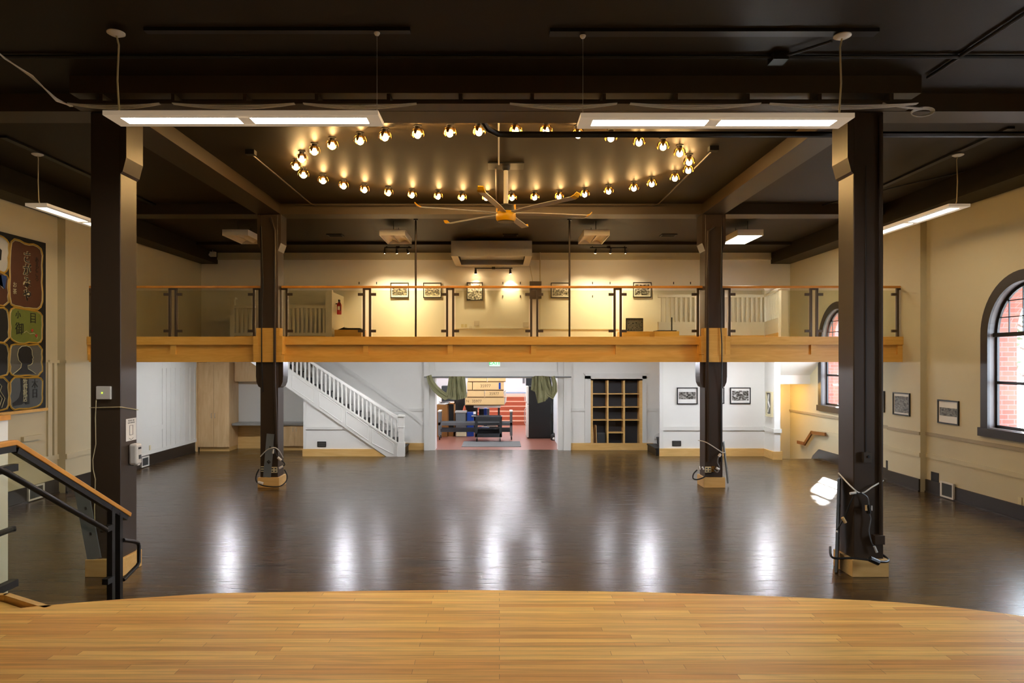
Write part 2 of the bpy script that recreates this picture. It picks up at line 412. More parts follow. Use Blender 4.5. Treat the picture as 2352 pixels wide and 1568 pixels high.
# white casing around the shelf niche
mb = MB()
mb.box(XX(1343.5, YB), SX0-.02, YB-.05, YB, .22, SZ1+.12).box(SX1+.05, XX(1484, YB), YB-.05, YB, .22, SZ1+.12)
mb.box(XX(1343.5, YB), XX(1484, YB), YB-.05, YB, SZ1+.03, SZ1+.17).box(XX(1340, YB), XX(1486, YB), YB-.07, YB, SZ1+.17, SZ1+.20)
struct(mb.build('trim_3', 'trimw'))

# --- right wall mouldings
def split_runs(y0, y1):    # runs of the right wall between pilasters: (x face, y0, y1)
    out = []; cur = y0
    for a, b_ in ((8.0, 9.2), (14.42, 15.62)):
        if cur < a < y1: out.append((XR, cur, a)); out.append((8.50, a, b_)); cur = b_
    out.append((XR, cur, y1)); return out
mb = MB(); m2 = MB(); m3 = MB()
for x, a, b_ in split_runs(-3.4, 19.25):
    mb.box(x-.025, x, a, b_, 1.15, 1.21); m2.box(x-.02, x, a, b_, .70, .79); m3.box(x-.03, x, a, b_, 0, .26); m3.box(x-.045, x, a, b_, 0, .03)
mb.box(XR-.025, XR, 19.25, YB, 1.15, 1.21)
struct(mb.build('trim_4', paint('tan_ledge_paint', '#a79a80', 0.6, 0.03))); struct(m2.build('trim_5', 'wall'))
m3.prism([(XR-.03, 19.25, 0), (XR-.03, 19.25, .26), (XR-.03, 19.6, .05), (XR-.03, 19.9, -.3), (XR-.03, 19.9, -.6), (XR-.03, 19.4, -.12)], (.03, 0, 0))
struct(m3.build('baseboard_right', 'darkbase'))
# --- left wall mouldings: chair rail, ledge, boards and battens under the balcony, dark baseboard
mb = MB(); m2 = MB(); m3 = MB(); m4 = MB()
for x, a, b_ in ((XL, -3.4, 7.9), (-8.69, 7.9, 9.1), (XL, 9.1, 14.3), (-8.69, 14.3, 15.5), (XL, 15.5, 20.7)):
    mb.box(x, x+.03, a, b_, 0, .29).box(x, x+.045, a, b_, 0, .03)
    if b_ < 16:
        m2.box(x, x+.03, a, b_, .68, .78)
m2.box(XL, XL+.04, 14.0, 14.3, 2.60, 2.66).box(-8.69, -8.65, 14.26, 15.5, 2.60, 2.66)
m2.box(XL, XL+.035, 13.95, 14.08, .78, 2.62).box(XL, XL+.05, 14.12, 14.2, .78, 2.60)
m2.box(XL, XL+.03, 9.3, 9.42, .78, 1.72)
m2.box(XL, XL+.05, 12.2, 13.3, .95, 1.05).box(XL, XL+.06, 13.2, 13.75, 1.15, 1.24)
struct(mb.build('baseboard_left', 'darkbase')); struct(m2.build('trim_6', 'wall'))
m4.box(XL, XL+.012, 15.52, 20.8, .29, 2.72)
m4.box(XL, XL+.03, 15.55, 20.8, 2.45, 2.62).box(XL, XL+.03, 15.55, 18.75, .86, .98).box(XL, XL+.03, 15.55, 20.8, .29, .38)
for y in (15.62, 18.75, 18.98, 19.22, 19.5, 19.8, 20.1, 20.42, 20.72): m4.box(XL, XL+.032, y-.05, y+.05, .29, 2.62)
struct(m4.build('trim_7', 'trimw'))
# picture-rail along the top of the back wall, dark boxed runs along side walls, soffit
struct(MB().box(XL, XR, YB-.05, YB, 5.64, 5.70).box(XL, XR, YB-.03, YB, 5.70, 5.85).build('trim_8', 'wall'))
struct(MB().box(8.06, XR, 9.0, YB, 5.52, CEIL).box(XL, -8.36, 9.0, YB, 5.52, CEIL).build('trim_9', 'ceil'))
struct(MB().box(-8.36, 8.06, 19.7, YB, 5.85, CEIL).build('trim_10', 'ceil'))
struct(MB().box(XL, XR, YB-.03, YB, MZ, MZ+.22).build('baseboard_balcony', 'maple'))

# ================================================================== BALCONY
mb = MB().box(-8.69, 8.50, 15.15, 16.2, 2.72, MZ).box(XL, 7.60, 16.2, 19.8, 2.72, MZ).box(XL, -7.35, 19.8, YB, 2.72, MZ).box(-4.62, 4.4, 19.8, YB, 2.72, MZ)
struct(mb.build('floor_balcony', 'maple'))
mb = MB().box(XL, 7.60, 15.2, 19.8, 2.70, 2.72).box(7.6, 8.4, 15.2, 16.2, 2.70, 2.72).box(-4.62, 4.4, 19.8, YB, 2.70, 2.72).box(XL, -7.35, 19.8, YB+.5, 2.70, 2.72)
struct(mb.build('ceiling_balcony', 'white'))

FY = 15.05
z0, z1, z2, z3 = 2.62, 2.78, 2.985, 3.155
fas = thing('balcony_fascia', (0, FY, 2.62), 'long honey maple panelled fascia running wall to wall along the balcony edge', 'fascia')
mb = MB()
for a, b_ in ((-8.68, -5.06), (-4.56, 4.25), (4.76, 8.50)):
    mb.box(a, b_, FY-.03, FY+.08, z2, z3).box(a, b_, FY, FY+.08, z0, z1)
mb.build('rail_board', 'maple', fas)
mb = MB().box(-8.68, -5.06, FY+.05, FY+.08, z1, z2).box(-4.56, 4.25, FY+.05, FY+.08, z1, z2).box(4.76, 8.50, FY+.05, FY+.08, z1, z2)
mb.build('recessed_panel', 'maple', fas)
for px in (197, 397, 586, 650, 840, 1034, 1226, 1420, 1607, 1672, 1869, 2068):
    x = XX(px, FY); 
    MB().box(x-.055, x+.055, FY+.002, FY+.06, z1, z2).build('stile', 'maple', fas)
for cx in (-4.82, 4.50):
    mb = MB().box(cx-.24, cx+.24, 14.86, FY+.05, z0, 3.33); mb.build('column_wrap', 'maple', fas)
    mb = MB().box(cx-.29, cx+.29, 14.84, FY+.05, z0, z1-.01).box(cx-.30, cx-.20, 14.85, FY, z1, 3.16).box(cx+.20, cx+.30, 14.85, FY, z1, 3.16)
    mb.build('wrap_trim', 'maple', fas)

ral = thing('balcony_railing', (0, 15.15, MZ), 'glass panel balcony railing with dark steel posts and thin wooden top rail', 'railing')
RY = 15.15
mb = MB()
for a, b_ in ((-8.69, -5.03), (-4.62, 4.33), (4.66, 8.50)):
    mb.box(a, b_, RY-.035, RY+.035, ZZ(661.5, RY), ZZ(656.5, RY))
mb.build('handrail', 'rail', ral, bevel=.008)
zt = ZZ(662, RY)
pairs = [(192, 206), (390.5, 404.5), (584, 597), (645, 659), (836, 850), (1027, 1041), (1220, 1234), (1411.5, 1425.5), (1602.5, 1616.5), (1661, 1675), (1862, 1876), (2061, 2075.5)]
for a, b_ in pairs:
    xa, xb = XX(a, RY), XX(b_, RY)
    MB().box(xa-.022, xa+.022, RY-.03, RY+.03, z3-.1, zt).box(xb-.022, xb+.022, RY-.03, RY+.03, z3-.1, zt).box(xa, xb, RY-.03, RY+.03, zt-.035, zt).build('post', 'bronze', ral)
for i in range(len(pairs)):
    for s_, px in ((-1, pairs[i][0]), (1, pairs[i][1])):
        if (i == 0 and s_ < 0) or (i == 2 and s_ > 0) or (i == 3 and s_ < 0) or (i == 8 and s_ > 0) or (i == 9 and s_ < 0) or (i == 11 and s_ > 0): continue
        x = XX(px, RY)
        for py in (676, 760):
            z = ZZ(py, RY); MB().box(x, x+s_*.125, RY-.028, RY+.02, z-.028, z+.028).build('clamp', 'bronze', ral)
for i in (0, 1, 3, 4, 5, 6, 7, 9, 10):
    xa = XX(pairs[i][1], RY)+.05; xb = XX(pairs[i+1][0], RY)-.05
    MB().box(xa, xb, RY-.005, RY+.005, ZZ(772, RY), ZZ(667, RY)).build('glass_panel', 'rglass', ral)

# white balustrades round the stairwells on the balcony
def balus(mb, p0, p1, z0, z1, n, w=.035):
    p0 = Vector(p0); p1 = Vector(p1)
    for i in range(n):
        c = p0.lerp(p1, (i+.5)/n); mb.append(((c.x-w/2, c.x+w/2, c.y-w/2, c.y+w/2, z0, z1)))
bl = thing('balustrade', (-6.0, 19.8, MZ), 'white wooden balustrade on the balcony left, ending at a tall white post', 'balustrade')
L_ = []; balus(L_, (-7.32, 19.8), (-4.80, 19.8), MZ+.28, 4.10, 21, .055)
for bb in L_: MB().box(*bb).build('baluster', 'trimw', bl)
MB().box(-7.36, -4.79, 19.75, 19.85, 4.10, 4.18).build('handrail', 'trimw', bl)
MB().box(-7.36, -4.79, 19.75, 19.85, MZ+.21, MZ+.29).build('bottom_rail', 'trimw', bl)
MB().box(-7.45, -7.33, 19.74, 19.86, MZ, 4.35).box(-7.48, -7.30, 19.71, 19.89, 4.35, 4.40).build('newel_post', 'trimw', bl)
MB().box(-7.36, -4.79, 19.76, 19.84, MZ, MZ+.2).build('kerb', 'maple', bl)
MB().box(-4.80, -4.62, 19.7, 19.86, MZ, 4.60).build('end_post', 'trimw', bl)
struct(MB().box(-4.74, -4.62, 19.86, YB, MZ, 4.55).build('wall_stair_guard', 'white'))
br = thing('balustrade', (6.5, 19.8, MZ), 'white wooden balustrade on the balcony right, turning back to a square post', 'balustrade')
L_ = []; balus(L_, (4.45, 19.8), (7.32, 19.8), 3.72, 4.40, 22, .06)
for bb in L_: MB().box(*bb).build('baluster', 'trimw', br)
MB().box(4.4, 7.4, 19.75, 19.85, 4.40, 4.48).build('handrail', 'trimw', br)
MB().box(4.4, 7.4, 19.74, 19.86, 3.35, 3.72).build('panel', 'trimw', br)
MB().box(4.4, 7.4, 19.73, 19.87, MZ, 3.35).build('kerb', 'maple', br)
MB().box(7.32, 7.46, 19.72, 19.88, MZ, 4.62).box(7.29, 7.49, 19.69, 19.91, 4.62, 4.68).build('newel_post', 'trimw', br)
A_, B_ = Vector((7.38, 19.7, 0)), Vector((6.98, 17.75, 0)); dr = (B_-A_); ang = math.atan2(dr.y, dr.x); RM = Matrix.Rotation(ang, 3, 'Z'); ln = dr.length; mid = (A_+B_)/2
for i in range(10):
    c = A_.lerp(B_, (i+.7)/10.4); MB().obox((c.x, c.y, 4.06), (.05, .05, .68), RM).build('baluster', 'trimw', br)
MB().obox((mid.x, mid.y, 4.44), (ln, .09, .08), RM).build('handrail', 'trimw', br)
MB().obox((mid.x, mid.y, 3.535), (ln, .1, .37), RM).build('panel', 'trimw', br)
MB().obox((mid.x, mid.y, 3.24), (ln, .12, .22), RM).build('kerb', 'maple', br)
MB().box(6.95, 7.12, 17.6, 17.76, MZ, 4.42).box(6.92, 7.15, 17.57, 17.79, 4.42, 4.47).box(6.94, 7.13, 17.59, 17.77, MZ, 3.45).build('newel_post', 'trimw', br)

# ================================================================== COLUMNS
def column(cx, yf, label, inner, near):
    top = 5.71
    c = thing('column', (cx, yf, 0), label, 'column')
    w = .185; d = .40
    MB().box(cx-w, cx+w, yf, yf+d, .2, top).build('shaft', 'brown', c, bevel=.012)
    bw = .225
    MB().box(cx-bw, cx+bw, yf-.05, yf+d+.05, 0, .215).build('plinth', 'maplep', c, bevel=.006)
    zb, zt_ = (4.95, top)
    for s_ in (-1, 1):
        if near and s_ != inner: continue
        x0 = cx+s_*w
        if near: pts = [(0, zb), (.03, zb+.03), (.075, zb+.20), (.075, zt_), (0, zt_)]
        else: pts = [(0, zb), (.06, zb+.16), (.06, zt_), (0, zt_)]
        MB().prism([(x0+s_*a, yf-.005, z) for a, z in pts], (0, d+.01, 0)).build('capital', 'brown', c)
    if not near:
        for s_ in (-1, 1):
            x0 = cx+s_*w; pts = [(0, 2.08), (.05, 2.11), (.09, 2.20), (.10, 2.32), (.10, 2.62), (0, 2.62)]
            MB().prism([(x0+s_*a, yf+.03, z) for a, z in pts], (0, d-.06, 0)).build('bracket', 'brown', c)
    return c
colNL = column(-4.85, 8.79, 'dark brown square column at the left front carrying a hand sanitiser dispenser', 1, True)
colNR = column(4.545, 8.79, 'dark brown square column at the right front beside the arched window', -1, True)
colFL = column(-4.815, 14.93, 'dark brown square column passing through the balcony edge beside the white stair', 1, False)
colFR = column(4.485, 14.93, 'dark brown square column passing through the balcony edge before the framed photos', -1, False)

# beams
def beam(name, x0, x1, y0, y1, z0_, z1_, label):
    return tag(MB().box(x0, x1, y0, y1, z0_, z1_).build(name, 'beam', org=((x0+x1)/2, y0, z0_)), label, 'beam')
beam('ceiling_beam', -8.36, 8.06, 8.77, 9.2, 5.71, CEIL, 'dark brown ceiling beam crossing over the two front columns')
beam('ceiling_beam', -8.36, 8.06, 14.93, 15.40, 5.71, CEIL, 'dark brown ceiling beam crossing behind the ceiling fan over the balcony columns')
beam('ceiling_beam', -5.08, -4.575, 9.2, 14.93, 5.71, CEIL, 'dark brown ceiling beam running back between the two left columns')
beam('ceiling_beam', 4.24, 4.70, 9.2, 14.93, 5.71, CEIL, 'dark brown ceiling beam running back between the two right columns')
hb = thing('cable_trough', (0, 8.3, 5.6), 'long dark board with a thin cable tray under it along the front beam', 'cable tray')
MB().box(-4.95, 4.86, 8.22, 8.42, 5.73, CEIL).build('board', 'beam', hb)
MB().box(-4.95, 4.80, 8.20, 8.44, 5.60, 5.635).build('tray', 'beam', hb)
for i in range(12):
    x = -4.6+i*.83; MB().box(x-.02, x+.02, 8.24, 8.50, 5.635, 5.73).build('hanger', 'beam', hb)
# white cables sagging under the tray
def sag(p, q, s_, n=8):
    p = Vector(p); q = Vector(q); return [p.lerp(q, i/n)-Vector((0, 0, s_*4*(i/n)*(1-i/n))) for i in range(n+1)]
wires = thing('cable_bundle', (0, 8.35, 5.58), 'white cables drooping in loops below the dark tray of the front beam', 'cable')
for i, (a, b_) in enumerate(((-4.95, -3.9), (-3.75, -2.35), (-2.25, -.95), (.12, 1.35), (1.5, 3.0), (3.1, 4.8))):
    for k in range(3):
        MB().tube(sag((a, 8.18+k*.02, 5.60), (b_, 8.18+k*.02, 5.60), .03+.012*k, 8), .007, 5).build('cable', 'wcord', wires)
lc = thing('cable_bundle', (-4.9, 7.6, 5.6), 'white cables running along the dark ceiling from the upper left corner', 'cable')
for k in range(3):
    o_ = k*.015
    MB().tube([(-4.90+o_, 6.6, 5.72), (-4.88+o_, 7.0, 5.64-o_), (-4.9+o_, 7.45, 5.62), (-4.9, 7.9, 5.55-o_), (-4.93+o_, 8.2, 5.57)], .008, 5).build('cable', 'wcord', lc)
mbc = MB().tube([(4.4, 8.2, 5.60), (4.75, 8.3, 5.59), (4.95, 8.36, 5.60)], .014, 6)
for k in range(4):
    mbc.tube([(4.97+(.14-.008*k)*math.cos(a*.35), 8.38+.01*k, 5.57+(.055-.006*k)*math.sin(a*.35)+.10*(.14*math.cos(a*.35))) for a in range(19)], .006, 5)
rc = tag(mbc.build('cable_coil', 'wcord', smooth=True, org=(4.9, 8.4, 5.5)), 'coiled end of white cables at the top of the right front column', 'cable')

# ceiling pipes, tracks
def pipe(name, pts, r, label, mat='beam', cat='pipe', n=8):
    return tag(MB().tube(pts, r, n).build(name, mat, smooth=True, org=tuple(pts[0])), label, cat)
pipe('sprinkler_pipe', [(-.30, 9.23, 5.86), (-.24, 9.3, 5.80), (-.16, 9.45, 5.72), (-.02, 9.58, 5.69), (.12, 9.6, 5.69), (8.0, 9.6, 5.69)], .042, 'thick dark pipe crossing the ceiling just behind the front beam', 'black')
pipe('sprinkler_pipe', [(-6.8, 7.64, 5.90), (8.0, 7.64, 5.90)], .022, 'thin dark pipe crossing the ceiling in front of the front beam', 'black')
pipe('ceiling_conduit', [(4.92, -1, 5.90), (4.92, 8.2, 5.90)], .02, 'dark conduit running along the upper right ceiling towards the front beam', 'black')
pipe('ceiling_conduit', [(-.01, 9.2, 5.905), (-.01, 11.85, 5.905)], .012, 'thin conduit running over the ceiling to the fan', 'silver')
pipe('ceiling_conduit', [(-.06, 12.1, 5.905), (-.06, 14.9, 5.905)], .015, 'thin conduit running from the fan back to the far beam', 'beam')
pipe('ceiling_conduit', [(-3.88, 11.2, 5.88), (-3.88, 14.72, 5.88), (-3.8, 14.88, 5.88), (3.2, 14.88, 5.88), (3.28, 14.72, 5.88), (3.28, 11.0, 5.88)], .014, 'thin conduit framing the oval of bulbs on three sides', 'bronze')
for x, y, nm in ((-3.88, 11.15, 'left'), (3.28, 10.95, 'right')):
    tag(MB().box(x-.07, x+.07, y-.06, y+.06, 5.86, CEIL).build('junction_box', 'black', org=(x, y, 5.86)), 'small dark ceiling box at the %s end of the conduit round the bulbs' % nm, 'box')
def track_rail(x0, x1, y0, y1, label):
    return tag(MB().box(x0, x1, y0, y1, 5.895, CEIL).build('ceiling_track', 'black', org=(x0, y0, 5.87)), label, 'track')
track_rail(-3.5, -.88, 7.02, 7.10, 'black strip on the ceiling above the left front pendant light')
track_rail(.50, 3.75, 7.04, 7.16, 'black strip on the ceiling above the right front pendant light')
track_rail(7.12, 7.22, 10.0, 15.2, 'black strip along the ceiling above the right side pendant light')
track_rail(-7.28, -7.18, 10.4, 15.2, 'black strip along the ceiling above the left side pendant light')
pipe('ceiling_conduit', [(4.80, 9.3, 5.90), (4.80, 14.9, 5.90)], .014, 'thin dark conduit beside the right hand beam', 'black')
pipe('ceiling_conduit', [(4.75, 15.3, 5.90), (6.6, 15.3, 5.90), (7.5, 13.2, 5.90), (8.0, 12.3, 5.90)], .014, 'bent dark conduit over the right end of the balcony', 'black')
jb = thing('junction_box', (2.98, 7.64, 5.84), 'black ceiling junction box with a short branch near the right front canopy', 'box')
MB().box(2.90, 3.06, 7.55, 7.72, 5.84, 5.92).build('body', 'black', jb)
MB().tube([(3.05, 7.56, 5.88), (3.2, 7.4, 5.88), (3.36, 7.22, 5.88)], .014, 6).build('branch', 'black', jb)

# ================================================================== PENDANT LIGHTS
def pendant(loc, label, lens):
    x, y, z = loc; t = thing('pendant_light', loc, label, 'light', 'white linear pendant lights')
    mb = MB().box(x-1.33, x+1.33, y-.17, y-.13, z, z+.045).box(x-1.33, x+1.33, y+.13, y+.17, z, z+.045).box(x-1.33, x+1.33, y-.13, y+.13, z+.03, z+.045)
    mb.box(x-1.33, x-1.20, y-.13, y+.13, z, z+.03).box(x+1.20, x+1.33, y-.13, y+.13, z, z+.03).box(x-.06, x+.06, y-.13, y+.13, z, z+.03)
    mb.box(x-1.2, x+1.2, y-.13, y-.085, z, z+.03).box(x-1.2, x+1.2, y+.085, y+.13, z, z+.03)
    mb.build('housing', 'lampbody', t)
    for a in (-1.20, .06): MB().box(x+a, x+a+1.14, y-.084, y+.084, z+.012, z+.029).build('lens', lens, t)
    for sx, r_, cr, mt in ((-1.29, .009, .085, 'cord'), (1.29, .003, .03, 'silver')):
        MB().tube([(x+sx, y, CEIL-.05), (x+sx+(.025 if sx < 0 else 0), y+.005, z+.75), (x+sx+(.012 if sx < 0 else 0), y, z+.4), (x+sx+(.03 if sx < 0 else 0), y, z+.1), (x+sx+(.06 if sx < 0 else 0), y, z+.045)], r_, 6).build('hanging_cord', mt, t)
        MB().lathe((x+sx, y, 0), [(cr*.9, CEIL-.036), (cr, CEIL-.038), (cr, CEIL-.048), (cr*.6, CEIL-.066), (.01, CEIL-.07)][::-1], 20).build('ceiling_canopy', 'fixt', t, smooth=True)
    return t
PZ = 5.02
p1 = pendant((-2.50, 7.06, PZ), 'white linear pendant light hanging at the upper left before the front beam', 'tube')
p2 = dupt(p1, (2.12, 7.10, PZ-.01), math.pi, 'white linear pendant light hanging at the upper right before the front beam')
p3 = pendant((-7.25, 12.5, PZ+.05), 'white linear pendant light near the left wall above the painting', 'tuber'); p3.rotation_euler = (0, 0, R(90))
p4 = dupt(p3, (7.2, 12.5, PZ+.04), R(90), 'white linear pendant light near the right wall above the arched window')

# ================================================================== OVAL OF BULBS
bulbpx = [(680,384),(693,366),(722,349),(763,336),(827,325),(884,316),(959,310),(1033,307),(1100,304),(1184,302),(1254,302),(1328,310),(1403,318),(1468,328),(1523,338),(1561,353),(1583,373),
          (1581,392),(1550,410),(1497,423),(1456,433),(1398,440),(1343,447),(1284,452),(1228,454),(1176,455),(1117,455),(1061,455),(1006,452),(946,449),(892,444),(837,437),(789,428),(742,416),(697,403)]
ZB = 5.80
proto = None
for i, (px, py) in enumerate(bulbpx):
    Y = F*(ZB-CZ)/(PY0-py); X = XX(px, Y)
    if i < 17:
        lab = 'lit globe bulb, %s from the left in the near row of the oval' % ORD[i]
    else:
        lab = 'lit globe bulb, %s from the right in the far row of the oval' % ORD[i-17]
    if proto is None:
        t = thing('bulb_fixture', (X, Y, ZB), lab, 'light', 'bulbs in the oval on the ceiling')
        MB().lathe((X, Y, ZB), [(.02, .045), (.035, .05), (.04, .115), (.06, .12), (.06, .13)], 14).build('socket', 'black', t, smooth=True)
        MB().ball((X, Y, ZB), .046, 12, 8).build('bulb', 'bulb', t, smooth=True)
        mbp = MB()
        for k in range(6):
            a = k*math.pi/3+.3; u = Vector((math.cos(a), math.sin(a), 0)); v = Vector((-math.sin(a), math.cos(a), 0)); c0 = Vector((X, Y, ZB))
            prof = [(.04, .085, .012), (.07, .07, .02), (.085, .04, .024), (.09, .005, .018), (.085, -.015, .006)]
            for (r0, h0, w0), (r1, h1, w1) in zip(prof[:-1], prof[1:]):
                a0 = c0+u*r0+Vector((0, 0, h0)); a1 = c0+u*r1+Vector((0, 0, h1))
                th = u*.003
                mbp.add([a0-v*w0, a0+v*w0, a1+v*w1, a1-v*w1, a0-v*w0+th, a0+v*w0+th, a1+v*w1+th, a1-v*w1+th],
                        [(0,3,2,1),(4,5,6,7),(0,1,5,4),(1,2,6,5),(2,3,7,6),(3,0,4,7)])
        mbp.build('petals', 'brass', t); proto = t
    else:
        dupt(proto, (X, Y, ZB), 0, lab)

# ================================================================== CEILING FAN
FX, FYY = XX(1162, 12.0), 12.0
fan = thing('ceiling_fan', (FX, FYY, CEIL), 'large six-bladed ceiling fan with a yellow hub hanging inside the oval of bulbs', 'fan')
MB().cyl((FX, FYY, 5.27), (FX, FYY, 5.90), .038, n=20).build('downrod', 'fixt', fan, smooth=True)
MB().lathe((FX, FYY, 0), [(.05, 5.84), (.07, 5.86), (.08, CEIL)], 20).box(FX-.3, FX+.3, FYY-.2, FYY+.2, CEIL-.02, CEIL-.002).build('ceiling_mount', 'black', fan, smooth=True)
MB().lathe((FX, FYY, 0), [(.09, 4.985), (.145, 4.99), (.165, 5.02), (.17, 5.07), (.165, 5.12), (.15, 5.15)], 32).build('motor_hub', 'yellow', fan, smooth=True)
MB().lathe((FX, FYY, 0), [(.135, 4.978), (.14, 4.985), (.10, 4.99), (.02, 4.991)][::-1], 32).build('hub_ring', 'bronze', fan, smooth=True)
MB().lathe((FX, FYY, 0), [(.15, 5.15), (.15, 5.17), (.13, 5.25), (.06, 5.28)], 32).build('motor_cap', 'black', fan, smooth=True)
for k in range(2):
    a = R(5+k*180); MB().obox((FX+.15*math.cos(a), FYY+.15*math.sin(a), 5.2), (.03, .07, .14), Matrix.Rotation(a, 3, 'Z')).build('hub_bracket', 'yellow', fan)
for k in range(6):
    a = R(15+60*k); rot = Matrix.Rotation(a, 3, 'Z') @ Matrix.Rotation(R(-8), 3, 'X')
    prof = [(.16, .045, 0), (.5, .060, .012), (1.0, .066, .02), (1.44, .062, .025)]
    mb = MB()
    def bl_pt(r_, w_, z_): return Vector((FX, FYY, 5.12))+rot @ Vector((r_, w_, z_))
    for (r0, w0, h0), (r1, w1, h1) in zip(prof[:-1], prof[1:]):
        mb.add([bl_pt(r0, -w0, h0), bl_pt(r1, -w1, h1), bl_pt(r1, w1, h1), bl_pt(r0, w0, h0), bl_pt(r0, -w0, h0+.012), bl_pt(r1, -w1, h1+.012), bl_pt(r1, w1, h1+.012), bl_pt(r0, w0, h0+.012)],
               [(0,3,2,1),(4,5,6,7),(0,1,5,4),(1,2,6,5),(2,3,7,6),(3,0,4,7)])
    bd = mb.build('blade', 'silver', fan)
    mb = MB()
    tp = [(1.44, .062, .025), (1.50, .058, .045), (1.54, .045, .09)]
    for (r0, w0, h0), (r1, w1, h1) in zip(tp[:-1], tp[1:]):
        mb.add([bl_pt(r0, -w0, h0), bl_pt(r1, -w1, h1), bl_pt(r1, w1, h1), bl_pt(r0, w0, h0), bl_pt(r0, -w0, h0+.014), bl_pt(r1, -w1, h1+.014), bl_pt(r1, w1, h1+.014), bl_pt(r0, w0, h0+.014)],
               [(0,3,2,1),(4,5,6,7),(0,1,5,4),(1,2,6,5),(2,3,7,6),(3,0,4,7)])
    mb.build('winglet', 'yellow', bd)

# ================================================================== LIGHTS OVER THE BALCONY
def troffer(x, label, lit):
    y0_, y1_, zb = 16.6, 17.85, 5.56
    t = thing('boxed_ceiling_light', (x, y0_, zb), label, 'light', 'boxed lights over the balcony')
    mb = MB().box(x-.3, x-.28, y0_, y1_, zb, zb+.14).box(x+.28, x+.3, y0_, y1_, zb, zb+.14).box(x-.28, x+.28, y0_, y0_+.02, zb, zb+.14).box(x-.28, x+.28, y1_-.02, y1_, zb, zb+.14).box(x-.28, x+.28, y0_+.02, y1_-.02, zb+.12, zb+.14)
    mb.build('housing', 'fixt', t)
    if lit:
        for s_ in (-1, 1): MB().box(x+s_*.145-.13, x+s_*.145+.13, y0_+.03, y1_-.03, zb+.01, zb+.03).build('lens', 'trof', t)
    else:
        for s_ in (-1, 1):
            c0 = x+s_*.14; n = 6; pts = []
            for k in range(n+1): pts.append((c0-.13+.26*k/n, zb+.02+.07*math.sin(math.pi*k/n)))
            top = [(px_, z_+.008) for px_, z_ in pts][::-1]
            mb2 = MB()
            for k in range(n):
                mb2.prism([(pts[k][0], y0_+.03, pts[k][1]), (pts[k+1][0], y0_+.03, pts[k+1][1]), (pts[k+1][0], y0_+.03, pts[k+1][1]+.006), (pts[k][0], y0_+.03, pts[k][1]+.006)], (0, 1.19, 0))
            mb2.build('reflector', 'fixt', t)
    for s_ in (y0_+.2, y1_-.2): MB().cyl((x, s_, zb+.14), (x, s_, CEIL), .008, n=6).build('suspension_rod', 'black', t)
    return t
troffer(XX(540, 16.6), 'unlit white boxed ceiling light over the balcony, beside the left column', False)
troffer(XX(901, 16.6), 'unlit white boxed ceiling light over the balcony, left of the thin left pole', False)
troffer(XX(1371, 16.6), 'unlit white boxed ceiling light over the balcony, right of the thin right pole', False)
troffer(XX(1724, 16.6), 'lit white boxed ceiling light over the balcony, beside the right column', True)

def track(px0, px1, py, Y, heads, label, aims, power, zc=CEIL, group='track lights on the balcony'):
    z = ZZ(py, Y); x0, x1 = XX(px0, Y), XX(px1, Y)
    t = thing('track_light', ((x0+x1)/2, Y, z), label, 'light', group)
    MB().box(x0, x1, Y-.015, Y+.015, z, z+.03).box((x0+x1)/2-.05, (x0+x1)/2+.05, Y-.03, Y+.03, z-.01, z+.05).build('track_rail', 'black', t)
    if zc: MB().box(x0+.05, x0+.08, Y-.01, Y+.01, z+.03, zc).box(x1-.08, x1-.05, Y-.01, Y+.01, z+.03, zc).build('support', 'black', t)
    for k, (hp, aim) in enumerate(zip(heads, aims)):
        x = XX(hp, Y); a = Vector(aim); c = Vector((x, Y, z-.04)); d = (a-c).normalized()
        h = MB().cyl((x, Y, z), (x, Y, z-.05), .012, n=8).tube([c-d*.03, c+d*.05, c+d*.10], [.028, .034, .040], 12).build('spot_head', 'black', t, smooth=True)
        MB().cyl(c+d*.101, c+d*.104, .034, n=12).build('lens', 'spotl', h)
        sp = spot('spot_lamp', c+d*.12, aim, power, 72, .9, (1, .74, .42))
    return t
track(883, 945, 570, 20.0, (884, 911, 935), 'black three-headed track light left of the grey ceiling duct', [(XX(880, YB), YB, 3.95), (XX(925, YB), YB, 3.95), (XX(985, YB), YB, 3.95)], 72)
track(1355, 1440, 570, 20.0, (1369, 1403, 1436), 'black three-headed track light right of the grey ceiling duct', [(XX(1330, YB), YB, 3.95), (XX(1380, YB), YB, 3.95), (XX(1450, YB), YB, 3.95)], 72)
track(1090, 1177, 617, 20.9, (1092.5, 1172), 'black two-headed track light under the grey ceiling duct', [(XX(1093, YB), YB, 4.6), (XX(1173, YB), YB, 4.6)], 38, zc=None)

